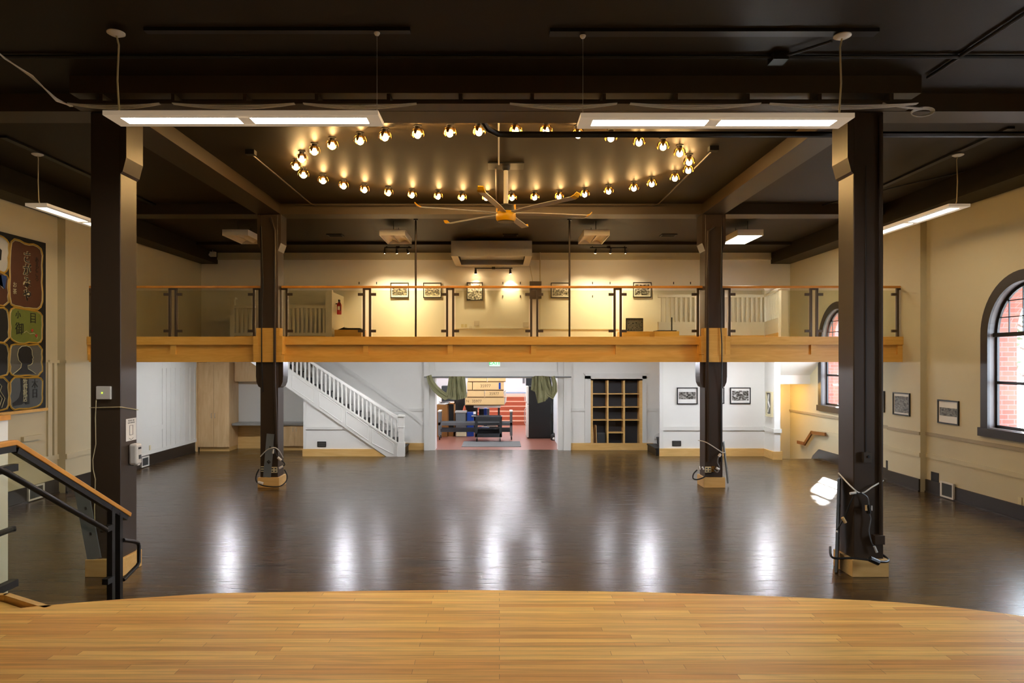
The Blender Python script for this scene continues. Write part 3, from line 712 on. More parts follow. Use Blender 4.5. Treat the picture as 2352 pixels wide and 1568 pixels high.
dk = thing('ceiling_duct', (0, 20, 5.44), 'big pale grey boxed air duct with an open grille above the framed photos', 'air duct')
dx0, dx1 = XX(1036, 19.06), XX(1222, 19.06)
mb = MB().box(dx0, dx1, 19.06, 19.1, 5.44, 5.85).box(dx0, dx0+.04, 19.1, YB-.05, 5.44, 5.85).box(dx1-.04, dx1, 19.1, YB-.05, 5.44, 5.85).box(dx0, dx1, 20.95, YB-.05, 5.44, 5.85)
mb.box(dx0+.04, dx0+.18, 19.1, 20.95, 5.44, 5.46).box(dx1-.18, dx1-.04, 19.1, 20.95, 5.44, 5.46).box(dx0+.18, dx1-.18, 20.8, 20.95, 5.44, 5.46)
mb.build('casing', 'greyac', dk)
MB().box(dx0+.18, dx1-.18, 19.1, 20.8, 5.58, 5.60).build('inner_pan', 'silver', dk)
for i, px in enumerate((770, 1172, 1535)):
    Y = F*(CEIL-CZ)/(PY0-539); x = XX(px, Y)
    v = thing('ceiling_vent', (x, Y, CEIL-.02), 'dark slatted ceiling vent over the balcony, %s' % ('near the left column', 'behind the fan hub', 'near the right column')[i], 'vent', 'balcony ceiling vents')
    MB().box(x-.2, x+.2, Y-.15, Y-.12, CEIL-.025, CEIL).box(x-.2, x+.2, Y+.12, Y+.15, CEIL-.025, CEIL).box(x-.2, x-.17, Y-.12, Y+.12, CEIL-.025, CEIL).box(x+.17, x+.2, Y-.12, Y+.12, CEIL-.025, CEIL).build('frame', 'black', v)
    mb = MB()
    for k in range(6): mb.box(x-.17, x+.17, Y-.11+k*.04, Y-.10+k*.04, CEIL-.02, CEIL-.003)
    mb.build('slats', 'black', v)
for px, Y, nm in ((955, 16.55, 'left'), (1308, 16.55, 'right')):
    x = XX(px, Y); t = thing('support_pole', (x, Y, MZ), 'thin bronze pole from balcony floor to ceiling, %s one of the two' % nm, 'pole', 'thin poles on the balcony')
    MB().cyl((x, Y, MZ), (x, Y, CEIL), .022, n=12).build('pole', 'bronze', t, smooth=True)
    MB().lathe((x, Y, 0), [(.05, CEIL-.03), (.05, CEIL)], 12).build('flange', 'bronze', t)
for px, py, nm in ((487, 584, 'left'), (1803, 577, 'right')):
    Y = 20.6; x = XX(px, Y); z = ZZ(py, Y)
    t = thing('emergency_light', (x, Y, z), 'small white emergency light high in the %s rear corner' % nm, 'light')
    MB().box(x-.09, x+.09, Y, Y+.1, z-.06, z+.08).cyl((x, Y+.05, z+.08), (x, Y+.05, 5.86), .01, n=6).build('body', 'wplast', t, bevel=.01)
    MB().tube([(x-.06, Y, z), (x-.13, Y-.08, z-.03)], [.03, .05], 10).build('lamp_head', 'wplast', t)

# ================================================================== PICTURES
def frame_pic(name, c, w, h, side, label, seed, cat='picture', group=None, band=(0, 1), fr=.025, tilt=0, light='#c9c6bd', matc='paper', scale=8.0):
    """side: 'B' faces the camera, 'R' hangs on the right wall"""
    c = Vector(c)
    if side == 'B': r, n = Vector((1, 0, 0)), Vector((0, -1, 0))
    else: r, n = Vector((0, -1, 0)), Vector((-1, 0, 0))
    u = Vector((0, 0, 1))
    if tilt: rm = Matrix.Rotation(tilt, 3, 'X'); u = rm @ u; n = rm @ n
    t = thing(name, c, label, cat, group)
    mt = Matrix((r, n, u)).transposed()
    def bx(mb, a0, a1, b0, b1, d0, d1): mb.obox(c+r*((a0+a1)/2)+u*((b0+b1)/2)+n*((d0+d1)/2), (a1-a0, d1-d0, b1-b0), mt)
    mb = MB(); bx(mb, -w/2, w/2, h/2-fr, h/2, 0, .03); bx(mb, -w/2, w/2, -h/2, -h/2+fr, 0, .03); bx(mb, -w/2, -w/2+fr, -h/2+fr, h/2-fr, 0, .03); bx(mb, w/2-fr, w/2, -h/2+fr, h/2-fr, 0, .03)
    mb.build('frame', 'black', t)
    if matc:
        mb = MB(); bx(mb, -w/2+fr, w/2-fr, -h/2+fr, h/2-fr, .002, .012); mb.build('mount_board', matc, t)
    iw = w-2*fr; ih = h-2*fr; m_ = .03 if matc else 0
    mb = MB(); bx(mb, -iw/2+m_, iw/2-m_, -ih/2+ih*band[0], -ih/2+ih*band[1], .012, .016)
    mb.build('photo_print', photo_mat('old_photo_%d' % seed, seed, light=light, scale=scale), t)
    return t
def bp(px0, px1, py0, py1, Y, label, seed, **k):
    c = W((px0+px1)/2, (py0+py1)/2, Y); w = (px1-px0)*Y/F; h = (py1-py0)*Y/F
    return frame_pic('framed_photo', (c.x, Y, c.z), w, h, 'B', label, seed, **k)
g = 'framed photographs on the balcony wall'
yb = YB-.035
bp(897, 939, 649, 684, yb, 'framed old group photograph, leftmost on the balcony wall', 1, group=g, band=(.12, .80), light='#c8c0a0')
bp(972, 1014, 649, 684, yb, 'framed old street photograph on the balcony wall, between left pole and track light', 2, group=g, band=(.12, .80), light='#d8d0b0')
bp(1072, 1109, 648, 690, yb, 'square-tall framed photograph under the left bright spotlight on the balcony wall', 3, group=g, matc=None)
bp(1265, 1310, 649, 684, yb, 'framed photograph half behind the right thin pole on the balcony wall', 4, group=g, band=(.1, .8))
bp(1454, 1496, 648, 683, yb, 'framed crowd photograph, rightmost hanging on the balcony wall', 5, group=g, band=(.1, .9))
frame_pic('framed_photo', W(1457, 745.5, 20.7), .50, .38, 'B', 'dark framed picture leaning low against the balcony wall on a ledge', 6, matc=None, light='#5a584c')
tag(MB().box(XX(1425, 20.6), XX(1520, 20.6), 20.55, YB-.03, MZ, ZZ(761, 20.6)).build('low_ledge', 'maple', org=(3.8, 20.6, MZ)), 'low maple ledge under the leaning dark picture on the balcony', 'ledge')
g = 'framed photographs under the balcony'
bp(1554.5, 1602, 889.5, 928, 19.835, 'framed wide group photograph just left of the far right column', 7, group=g, band=(.28, .76), light='#a9a69e')
bp(1640, 1663, 889.5, 927, 19.835, 'framed photograph almost wholly hidden behind the far right column', 8, group=g, band=(.1, .9))
bp(1676.5, 1723.5, 889.5, 927, 19.835, 'framed photograph of a pale boat shape right of the far right column', 9, group=g, band=(.16, .84), light='#d5d5d2')
for (px0, px1, xw, zc, h, lb, sd, bd) in ((2053, 2091.5, 8.50, 1.735, .48, 'framed document photograph on the right wall pilaster, left of the wide photograph', 10, (.08, .88)),
                                  (2156, 2204, XR, 1.66, .46, 'framed wide photograph with white margins on the right wall, nearest the big window', 11, (.32, .70)),
                                  (2006, 2033, XR, 1.73, .48, 'framed photograph on the right wall showing only an edge behind the front column', 12, (.1, .9))):
    ya = xw*F/(px0-PX0); yb2 = xw*F/(px1-PX0)
    frame_pic('framed_photo', (xw-.001, (ya+yb2)/2, zc), ya-yb2, h, 'R', lb, sd, band=bd, group='framed photographs on the right wall', light='#8a8a84')
# wall hooks
k = 0
for row, py, pxs in (('upper', 650, (825, 865, 1155, 1195, 1361, 1401, 1547, 1586)), ('lower', 680.5, (1155, 1195, 1361, 1547, 1586))):
    for j, px in enumerate(pxs):
        c = W(px, py, YB)
        tag(MB().box(c.x-.012, c.x+.012, YB-.02, YB, c.z-.035, c.z+.035).build('picture_hook', 'black', org=(c.x, YB, c.z)),
            'tiny black picture hook on the balcony wall, %s from the left of the %s row' % (ORD[j], row), 'hook', 'picture hooks')

# ================================================================== ITEMS ON THE BALCONY WALL
def bbox(name, px0, px1, py0, py1, Y, d, mat, label, cat, bev=.004, group=None):
    c = W((px0+px1)/2, py1, Y)
    return tag(MB().box(XX(px0, Y), XX(px1, Y), Y, Y+d, ZZ(py1, Y), ZZ(py0, Y)).build(name, mat, org=tuple(c), bevel=bev), label, cat, group)
eb = thing('electrical_panel', (XX(1230, 21), 21, 4.6), 'grey electrical box on the balcony wall under a vertical conduit', 'electrical box')
MB().box(XX(1217, 21), XX(1244, 21), 21.08, YB, ZZ(685, 21), ZZ(645, 21)).build('cabinet', 'bronze', eb, bevel=.006)
MB().box(XX(1221, 21), XX(1240, 21), 21.06, 21.08, ZZ(681, 21), ZZ(649, 21)).build('cover', 'bronze', eb)
MB().cyl((XX(1241, 21), 21.12, ZZ(645, 21)), (XX(1241, 21), 21.12, 5.85), .018, n=8).cyl((XX(1224, 21), 21.12, ZZ(645, 21)), (XX(1218, 21), 21.12, 5.44), .008, n=8).build('conduit', 'wall', eb)
MB().cyl((XX(1240, 21), 21.15, ZZ(685, 21)), (XX(1240, 21), 21.15, ZZ(755, 21)), .015, n=8).build('down_conduit', 'wall', eb)
bbox('wall_outlet', 1059, 1065, 744, 752, YB-.012, .012, 'ivory', 'small tan outlet low on the balcony wall, left of a pair', 'outlet', 0)
bbox('wall_outlet', 1067, 1073, 744, 752, YB-.012, .012, 'ivory', 'small tan outlet low on the balcony wall, right of a pair', 'outlet', 0)
bbox('thermostat', 1089, 1101, 736, 748, YB-.03, .03, 'wplast', 'small white control box low on the balcony wall', 'control box', .003)
bbox('junction_box', 1078, 1085, 748, 757, YB-.04, .04, 'wplast', 'white square raceway box low on the balcony wall', 'box', .003)
bbox('junction_box', 1201, 1215, 739, 751, YB-.04, .04, 'wplast', 'white raceway box left of the electrical panel conduit', 'box', .003)
tag(MB().box(XX(1043, YB), XX(1215, YB), YB-.025, YB, ZZ(755, YB), ZZ(752, YB)).build('cable_raceway', 'white', org=(0, YB, 3.6)), 'thin white cable raceway low along the balcony wall', 'raceway')
tag(MB().box(XX(1240, YB), XX(1420, YB), YB-.025, YB, ZZ(757, YB), ZZ(755, YB)).build('cable_raceway', 'wall', org=(2, YB, 3.6)), 'thin tan cable raceway right of the electrical panel', 'raceway')
# extinguisher on the stair guard wall
ex = thing('fire_extinguisher', (-4.58, 20.2, 3.95), 'red fire extinguisher hanging on the white guard wall of the balcony', 'fire extinguisher')
MB().lathe((-4.52, 20.15, 0), [(.05, 3.95), (.065, 3.96), (.068, 4.22), (.04, 4.29), (.02, 4.31)], 16).build('cylinder', 'red', ex, smooth=True)
MB().box(-4.55, -4.49, 20.08, 20.12, 4.08, 4.18).build('label_patch', 'paper', ex)
MB().box(-4.619, -4.54, 20.13, 20.17, 4.24, 4.27).box(-4.54, -4.50, 20.10, 20.22, 4.31, 4.37).tube([(-4.52, 20.1, 4.33), (-4.47, 20.06, 4.25), (-4.46, 20.06, 4.05)], .01, 6).build('valve', 'black', ex)
kb = thing('storage_chest', (XX(802, 19.5), 19.5, MZ), 'low wooden chest with a black lid on the balcony left of the wall of photos', 'chest')
MB().box(XX(768, 19.5), XX(830, 19.5), 19.5, 20.2, MZ, ZZ(757, 19.5)).build('body', 'maple', kb, bevel=.005)
MB().prism([(XX(775, 19.5), 19.5, ZZ(757, 19.5)), (XX(832, 19.5), 19.5, ZZ(757, 19.5)), (XX(826, 19.5), 19.5, ZZ(753, 19.5)), (XX(792, 19.5), 19.5, ZZ(753, 19.5)), (XX(790, 19.5), 19.5, ZZ(751, 19.5))], (0, .6, 0)).build('lid', 'black', kb)
bt = thing('work_table', (XX(1540, 19), 19, MZ), 'low wooden bench with a black top and upright black post on the balcony', 'bench')
MB().box(XX(1500, 19.2), XX(1556, 19.2), 19.0, 19.6, MZ, ZZ(761, 19.2)).build('body', 'maple', bt, bevel=.005)
MB().box(XX(1506, 19.2), XX(1550, 19.2), 19.0, 19.5, ZZ(761, 19.2), ZZ(759, 19.2)).build('top', 'black', bt)
MB().box(XX(1544, 19.2), XX(1546.5, 19.2), 19.3, 19.33, ZZ(759, 19.2), ZZ(728, 19.2)).build('upright', 'black', bt)

# ================================================================== STAIR (left, white)
SY = 19.78
st = thing('staircase', (XX(922, SY), SY, 0), 'white wooden staircase with balusters rising left to the balcony', 'staircase')
zu = lambda x: ZZ(1018-(913-x)*.6838, SY)     # stringer upper edge by px
zl = lambda x: ZZ(1046-(887-x)*.6910, SY)
a0, a1 = 578, 917
MB().prism([(XX(a0, SY), SY-.04, zu(a0)), (XX(a1, SY), SY-.04, zu(a1)), (XX(a1, SY), SY-.04, .0), (XX(888, SY), SY-.04, .0), (XX(a0, SY), SY-.04, zl(a0))], (0, .08, 0)).build('stringer', 'trimw', st)
# sunk panels on the stringer, edged by thin beads
for (b0, b1) in ((672, 722), (735, 786), (796, 846), (856, 905)):
    mb = MB(); o1, o2 = 5, 4
    q = [(b0, zu(b0)-.07), (b1, zu(b1)-.07), (b1, zl(b1)+.09), (b0, zl(b0)+.09)]
    q = [(a, max(z, .06)) for a, z in q]
    P_ = [Vector((XX(a, SY), SY-.045, z)) for a, z in q]
    for i in range(4): mb.tube([P_[i], P_[(i+1) % 4]], .010, 4)
    mb.build('panel_bead', 'trimw', st)
MB().prism([(XX(a0, SY), SY-.06, zu(a0)+.025), (XX(a1, SY), SY-.06, zu(a1)+.025), (XX(a1, SY), SY-.06, zu(a1)-.02), (XX(a0, SY), SY-.06, zu(a0)-.02)], (0, .12, 0)).build('shoe_rail', 'trimw', st)
zh = lambda x: ZZ(956-(914-x)*.6440, SY)
MB().prism([(XX(a0+26, SY), SY-.045, zh(a0+26)), (XX(a1, SY), SY-.045, zh(a1)), (XX(a1, SY), SY-.045, zh(a1)-.085), (XX(a0+26, SY), SY-.045, zh(a0+26)-.085)], (0, .09, 0)).build('handrail', 'trimw', st)
n = 0; px = 909.0
while px > 606:
    x = XX(px, SY); MB().box(x-.022, x+.022, SY-.02, SY+.02, zu(px)+.0, zh(px)-.06).build('baluster', 'trimw', st)
    px -= 9.45
nx = XX(922, SY)
MB().box(nx-.095, nx+.095, SY-.095, SY+.095, 0, .40).box(nx-.075, nx+.075, SY-.075, SY+.075, .40, 1.10).box(nx-.10, nx+.10, SY-.10, SY+.10, 1.10, 1.125).box(nx-.085, nx+.085, SY-.085, SY+.085, 1.125, 1.15).box(nx-.085, nx+.085, SY-.085, SY+.085, .80, .83).build('newel_post', 'trimw', st, bevel=.006)
rise = 3.13/16; run = rise/math.tan(R(34.6))
for i in range(16):
    xr = nx+.02-run*i
    s_ = MB().box(xr-run, xr, SY+.05, 21.18, rise*i, rise*(i+1)-.035).build('riser', 'black', st)
    MB().box(xr-run, xr+.025, SY+.05, 21.18, rise*(i+1)-.035, rise*(i+1)).build('tread', 'black', s_)
MB().prism([(nx-.1, 21.165, .55), (nx-.1, 21.165, .40), (nx-.1-run*15, 21.165, .40+rise*15), (nx-.1-run*15, 21.165, .55+rise*15)], (0, .03, 0)).build('wall_skirt', 'trimw', st)
MB().prism([(nx+.7, 21.165, .62), (nx+.7, 21.165, .50), (nx+.1, 21.165, 1.0), (nx-3.2, 21.165, 1.0+3.3*.69), (nx-3.2, 21.165, 1.12+3.3*.69), (nx+.1, 21.165, 1.12)], (0, .03, 0)).build('wall_rail', 'trimw', st)
# wall under the stair
ux0 = XX(697, SY+.02)
mb = MB().prism([(ux0, SY+.02, 0), (XX(890, SY), SY+.02, 0), (XX(890, SY), SY+.02, .02), (ux0, SY+.02, zl(697)+.05)], (0, .08, 0))
mb.box(ux0, ux0+.05, SY+.1, 21.62, 0, 1.55)
struct(mb.build('wall_understair', 'white'))
mb = MB().box(ux0, ux0+.07, SY, SY+.03, .2, 1.48).box(ux0, XX(805, SY), SY-.005, SY+.03, ZZ(986, SY), ZZ(979.5, SY))
struct(mb.build('trim_11', 'trimw'))
struct(MB().prism([(ux0-.02, SY-.015, 0), (ux0-.02, SY-.015, .205), (XX(858, SY), SY-.015, .205), (XX(886, SY), SY-.015, 0)], (0, .035, 0)).build('baseboard_understair', 'maplep'))

def vent(px0, px1, py0, py1, Y, label):
    c = W((px0+px1)/2, (py0+py1)/2, Y); x0, x1, z0_, z1_ = XX(px0, Y), XX(px1, Y), ZZ(py1, Y), ZZ(py0, Y)
    t = thing('wall_vent', c, label, 'vent')
    MB().box(x0, x1, Y-.012, Y, z0_, z0_+.015).box(x0, x1, Y-.012, Y, z1_-.015, z1_).box(x0, x0+.015, Y-.012, Y, z0_, z1_).box(x1-.015, x1, Y-.012, Y, z0_, z1_).build('frame', 'black', t)
    mb = MB(); k_ = int((z1_-z0_)/.02)
    for i in range(k_): mb.box(x0+.015, x1-.015, Y-.008, Y-.001, z0_+.01+i*.02, z0_+.022+i*.02)
    mb.build('slats', 'black', t)
vent(729, 749, 1013.5, 1026, SY+.02, 'dark rectangular wall vent low on the wall under the stair')
vent(1544, 1564, 1012, 1024, 19.84, 'dark rectangular wall vent low on the wall under the framed photos')

# right staircase behind the gallery wall
rs = thing('staircase', (4.25, 20.0, 0), 'dark treads of the enclosed staircase starting behind the wall of framed photos', 'staircase')
for i in range(9):
    x0 = XX(1500, 20.3)+run*i
    r_ = MB().box(x0+.02, x0+run, 20.0, 21.18, rise*i, rise*(i+1)-.04).build('riser', 'black', rs)
    MB().box(x0, x0+run, 20.0, 21.18, rise*(i+1)-.04, rise*(i+1)).build('tread', 'black', r_)
MB().prism([(XX(1502, YB), 21.165, .30), (XX(1502, YB), 21.165, .42), (6.9, 21.165, .42+2.2*.69+.1), (6.9, 21.165, .3+2.2*.69)], (0, .03, 0)).build('wall_skirt', 'trimw', rs)

# ================================================================== ALCOVE CUPBOARDS
cb = thing('tall_cupboard', (XX(488, 20.84), 20.84, 0), 'tall pale maple cupboard with two doors beside the panelled left wall', 'cupboard')
cx0, cx1 = -8.80, XX(526, 20.84)
MB().box(cx0, cx1, 20.86, 21.6, .12, 2.60).build('carcass', 'maplev', cb)
MB().box(cx0+.02, cx1-.02, 20.92, 21.6, 0, .12).build('kick_base', 'maplep', cb)
cm = (cx0+cx1)/2
for a, b_, s_ in ((cx0+.004, cm-.003, 1), (cm+.003, cx1-.004, -1)):
    d_ = MB().box(a, b_, 20.838, 20.86, .13, 2.54).build('door', 'maplev', cb, bevel=.002)
    hx = cm-s_*.05
    MB().tube([(hx, 20.838, .98), (hx, 20.80, .99), (hx, 20.80, 1.10), (hx, 20.838, 1.11)], .006, 6).build('handle', 'silver', d_)
struct(MB().box(XL, cx0, 20.80, 20.86, 0, 2.7).build('trim_12', 'maplev'))
uc = thing('wall_cupboard', (XX(590, 21.2), 21.2, 2.05), 'small pale maple wall cupboard partly behind the far left column', 'cupboard')
u0, u1 = cx1+.02, XX(650, 21.2)
MB().box(u0, u1, 21.22, 21.6, 2.05, 2.6).build('carcass', 'maplev', uc)
um = XX(600-6, 21.2)+.32
for a, b_, s_ in ((u0+.02, um-.003, 1), (um+.003, u1-.01, -1)):
    d_ = MB().box(a, b_, 21.2, 21.22, 2.03, 2.6).build('door', 'maplev', uc, bevel=.002)
    MB().tube([(um-s_*.05, 21.2, 2.08), (um-s_*.05, 21.17, 2.09), (um-s_*.05, 21.17, 2.18), (um-s_*.05, 21.2, 2.19)], .005, 6).build('handle', 'silver', d_)
wt0, wt1 = cx1-.1, -5.52
tag(MB().box(wt0+.12, wt1, 21.0, 21.6, ZZ(977, 21), ZZ(972, 21)).build('worktop', 'ctop', org=(wt0+.5, 21.2, .75), bevel=.004), 'long grey worktop between the tall cupboard and the stair wall', 'worktop')
lb0 = XX(640, 21.05)
lcab = thing('base_cupboard', (lb0, 21.05, 0), 'low pale maple cupboard under the grey worktop beside the stair wall', 'cupboard')
MB().box(lb0, -5.53, 21.07, 21.6, .12, ZZ(978, 21)-.005).build('carcass', 'maplev', lcab)
MB().box(lb0+.02, -5.53, 21.12, 21.6, 0, .12).build('kick_base', 'maplep', lcab)
lm = XX(677, 21.05)
for a, b_, s_ in ((lb0+.005, lm-.003, 1), (lm+.003, -5.53, -1)):
    d_ = MB().box(a, b_, 21.05, 21.07, .13, ZZ(979, 21)-.01).build('door', 'maplev', lcab, bevel=.002)
    MB().tube([(lm-s_*.05, 21.05, .56), (lm-s_*.05, 21.02, .57), (lm-s_*.05, 21.02, .66), (lm-s_*.05, 21.05, .67)], .005, 6).build('handle', 'silver', d_)
struct(MB().box(cx1, lb0, 21.56, 21.62, 0, .70).build('trim_13', 'maplep'))
tag(MB().prism([(XX(664, 21.1), 21.1, .765), (ux0-.02, 21.1, .765), (ux0-.02, 21.1, .80), (XX(672, 21.1), 21.1, .80)], (0, .3, 0)).build('serving_board', 'kraft', org=(-5.8, 21.1, .765)), 'flat brown board lying on the worktop beside the stair wall', 'board')

# ================================================================== SHELF NICHE
sh = thing('pigeonhole_shelf', (XX(1414, YB), YB, 0), 'maple pigeonhole shelf with black backs in the white wall', 'shelf')
X0, X1 = XX(1354, YB), XX(1475.5, YB); Zt, Zb = ZZ(867.5, YB), ZZ(1031, YB)+.02
yf_ = YB-.03
mb = MB().box(X0, SX0+.045, yf_, YB+.33, Zb, Zt).box(XX(1469, YB), X1-.0, yf_, YB-.001, Zb, Zt).box(SX0+.045, XX(1469, YB), yf_, YB+.33, ZZ(873.5, YB), ZZ(869, YB)).box(X0, X1, yf_, YB, ZZ(873.5, YB), Zt).box(X0, X1, yf_, YB-.001, Zb, ZZ(1021.5, YB)).box(XX(1468.3, YB), XX(1469.5, YB), YB, YB+.33, Zb, ZZ(873, YB))
mb.build('frame', 'maplep', sh)
MB().box(SX0, SX1, YB+.31, YB+.34, SZ0, SZ1).build('back_panel', 'darkback', sh)
for px in (1395.7, 1433.3): MB().box(XX(px-1.8, YB), XX(px+1.8, YB), yf_+.002, YB+.31, ZZ(1021.5, YB), ZZ(873, YB)).build('divider', 'maplep', sh)
rows = [904.3, 934.8, 964.5]
for ci, (a, b_) in enumerate(((1360.5, 1394), (1397.5, 1431.5), (1435, 1468.5))):
    for py in rows+([993.5] if ci == 1 else []):
        MB().box(XX(a, YB), XX(b_, YB), yf_+.004, YB+.31, ZZ(py+.9, YB), ZZ(py-.9, YB)).build('shelf_board', 'maplep', sh)
MB().box(SX0, SX1, YB+.0, YB+.31, SZ0, SZ0+.02).build('bottom_board', 'darkback', sh)
for i, (px, tl) in enumerate(((1362, .06), (1365, .05), (1367.5, .04))):
    c = W(px, 996, YB+.1)
    tag(MB().obox((c.x+.01*i, YB+.13, .12+.31), (.018, .22, .60), Matrix.Rotation(-tl, 3, 'Y')).build('folded_board', 'kraft' if i == 1 else 'card', org=(c.x, YB+.1, .1)),
        'thin tan board standing in the lower left pigeonhole, %s from the left' % ORD[i], 'board', 'boards in the lower left pigeonhole')
tag(MB().box(XX(1372, YB), XX(1391, YB), YB+.06, YB+.28, .105, .50).build('dark_bin', 'dgrey', org=(XX(1380, YB), YB+.1, .1), bevel=.01), 'dark bin standing in the lower left pigeonhole', 'bin')

# ================================================================== WALL PHONE, HANDRAIL
wp = thing('fire_hose_cabinet', (7.33, 19.45, 1.2), 'narrow cream wall cabinet with a glass front beside the white corner post', 'cabinet')
mb = MB().box(7.30, 7.37, 19.22, 19.62, ZZ(956, 19.5), ZZ(954, 19.5)).box(7.31, 7.37, 19.22, 19.27, ZZ(954, 19.5), ZZ(899, 19.5)).box(7.31, 7.37, 19.57, 19.62, ZZ(954, 19.5), ZZ(899, 19.5)).box(7.31, 7.37, 19.27, 19.57, ZZ(901.5, 19.5), ZZ(899, 19.5)).box(7.31, 7.37, 19.27, 19.57, ZZ(954, 19.5), ZZ(950, 19.5))
mb.build('frame', 'ivory', wp)
MB().box(7.35, 7.368, 19.27, 19.57, ZZ(950, 19.5), ZZ(901.5, 19.5)).build('back', 'mgrey', wp)
MB().tube([(7.33, 19.4, 1.75), (7.32, 19.45, 1.55), (7.33, 19.38, 1.4), (7.32, 19.46, 1.25)], .02, 6).build('hose', 'wplast', wp)
hr = thing('stair_handrail', (8.5, 19.4, .9), 'short stepped wooden handrail on the right wall above the basement stair', 'handrail')
P3 = [W(1884, 1001, 17.9), W(1861, 996.5, 18.6), W(1845, 1019, 19.6), W(1830, 1015, 20.2)]
P3 = [Vector((8.55, p.y, p.z)) for p in (W(1888, 997, 18.75), W(1862, 993, 19.55), W(1848, 1019, 20.0), W(1830, 1015, 20.45))]
for i in range(3):
    a, b_ = P3[i], P3[i+1]; d_ = b_-a; rm = d_.to_track_quat('X', 'Z').to_matrix()
    MB().obox((a+b_)/2, (d_.length+.05, .045, .085), rm).build('rail_section', 'kraft', hr)
MB().cyl((8.55, 19.5, P3[1].z-.02), (8.63, 19.5, P3[1].z-.02), .01, n=6).build('bracket', 'blackm', hr)
bs = thing('basement_stair', (8.0, 19.5, -1), 'steps leading down inside the warm lit stairwell at the right', 'staircase')
for i in range(8): MB().box(7.535, 8.62, 19.305+.26*i, min(19.3+.26*(i+1), 21.19), -2.6, -.18*(i+1)).build('step', 'black', bs)
tag(MB().lathe((7.8, 20.6, 0), [(.10, 1.93), (.12, 1.95), (.12, 1.99)], 16).build('added_stair_lamp', 'warm', org=(8.0, 20.6, 1.9)), 'added unseen warm round lamp over the basement stair', 'lamp')  # unseen lamp added for the yellow light in the stairwell

# ================================================================== EXIT SIGN, CURTAIN ROD, CURTAINS
es = thing('exit_sign', (XX(1136, YB-.1), YB-.1, 2.47), 'lit green EXIT sign over the wide doorway', 'sign')
ex0, ex1 = XX(1123, 21.1), XX(1149.5, 21.1)
MB().box(ex0, ex1, 21.06, YB-.001, ZZ(842, 21.1), ZZ(842, 21.1)+.23).build('housing', 'wplast', es, bevel=.005)
MB().box(ex0+.015, ex1-.015, 21.055, 21.06, ZZ(841, 21.1), ZZ(842, 21.1)+.215).build('face', 'exit', es)
text('letters', 'EXIT', .17, 'exitg', ((ex0+ex1)/2, 21.052, ZZ(842, 21.1)+.115), (1, 0, 0), (0, 0, 1), es, .001)
tag(MB().cyl((XX(974, 21.0), 21.0, ZZ(865.5, 21.0)), (XX(1312, 21.0), 21.0, ZZ(865.5, 21.0)), .014, n=8).build('curtain_rod', 'mgrey', org=(0, 21.0, 2.17)), 'thin grey curtain rod across the wide doorway', 'rod')

def cloth(cols, Y, seed, amp=.05):
    """cols: list of (px_top, py_top, px_bottom, py_bottom); strips joined into one folded sheet"""
    rnd = random.Random(seed); n = len(cols); rows = 14; mb = MB(); th = .012; vs = []
    sub = 5
    full = []
    for i in range(n-1):
        for k in range(sub):
            t = k/sub; full.append([a*(1-t)+b*t for a, b in zip(cols[i], cols[i+1])])
    full.append(list(cols[-1])); m = len(full)
    for side in (0, 1):
        for i, (a, b_, c, d_) in enumerate(full):
            for j in range(rows+1):
                t = j/rows; px = a*(1-t)+c*t; py = b_*(1-t)+d_*t
                dy = amp*math.sin(i*1.25+seed)*(.4+.6*math.sin(math.pi*min(t*1.1, 1)))+amp*.5*math.sin(i*2.9+j*.35)
                p = W(px, py, Y); vs.append((p.x, Y+dy-.03+side*th, p.z))
    o = (rows+1)*m; fs = []
    idx = lambda s_, i, j: s_*o+i*(rows+1)+j
    for i in range(m-1):
        for j in range(rows):
            fs.append((idx(0,i,j), idx(0,i,j+1), idx(0,i+1,j+1), idx(0,i+1,j)))
            fs.append((idx(1,i,j), idx(1,i+1,j), idx(1,i+1,j+1), idx(1,i,j+1)))
    for j in range(rows):
        fs.append((idx(0,0,j), idx(1,0,j), idx(1,0,j+1), idx(0,0,j+1))); fs.append((idx(0,m-1,j), idx(0,m-1,j+1), idx(1,m-1,j+1), idx(1,m-1,j)))
    for i in range(m-1):
        fs.append((idx(0,i,0), idx(0,i+1,0), idx(1,i+1,0), idx(1,i,0))); fs.append((idx(0,i,rows), idx(1,i,rows), idx(1,i+1,rows), idx(0,i+1,rows)))
    return mb.add(vs, fs)
cl = thing('curtain', (XX(1030, 20.95), 20.95, 2.17), 'olive curtain bundled over the left end of the rod, looped in swags', 'curtain')
cloth([(1031, 864, 1024, 912), (1038, 864, 1036, 917), (1046, 864, 1050, 918), (1056, 864, 1062, 916), (1068, 864, 1073, 912)], 20.93, 1, .06).build('hanging_cloth', 'olive', cl, smooth=True)
# long swag from the rod down and back up
sw = MB(); mid_ = [(985, 862), (990, 878), (1000, 892), (1012, 903), (1024, 911), (1031, 908), (1035, 890), (1038, 868)]
def ribbon(ptspx, w0, Y, mb, ph=0):
    pts = [W(a, b_, Y) for a, b_ in ptspx]; n = len(pts)
    for k in range(5):
        q = []
        for i, p in enumerate(pts):
            t = (pts[min(i+1, n-1)]-pts[max(i-1, 0)]).normalized(); s_ = Vector((0, -1, 0)).cross(t)
            q.append(p+s_*(k-2)*w0*(.55+.45*math.sin(math.pi*i/(n-1)))+Vector((0, -.02*math.cos(k*2+ph), 0)))
        mb.tube(q, w0*.75, 7)
ribbon(mid_, .040, 20.93, sw); sw.build('swag', 'olive', cl, smooth=True)
cr_ = thing('curtain', (XX(1250, 20.95), 20.95, 2.17), 'olive curtain bundled over the right end of the rod beside the fridge', 'curtain')
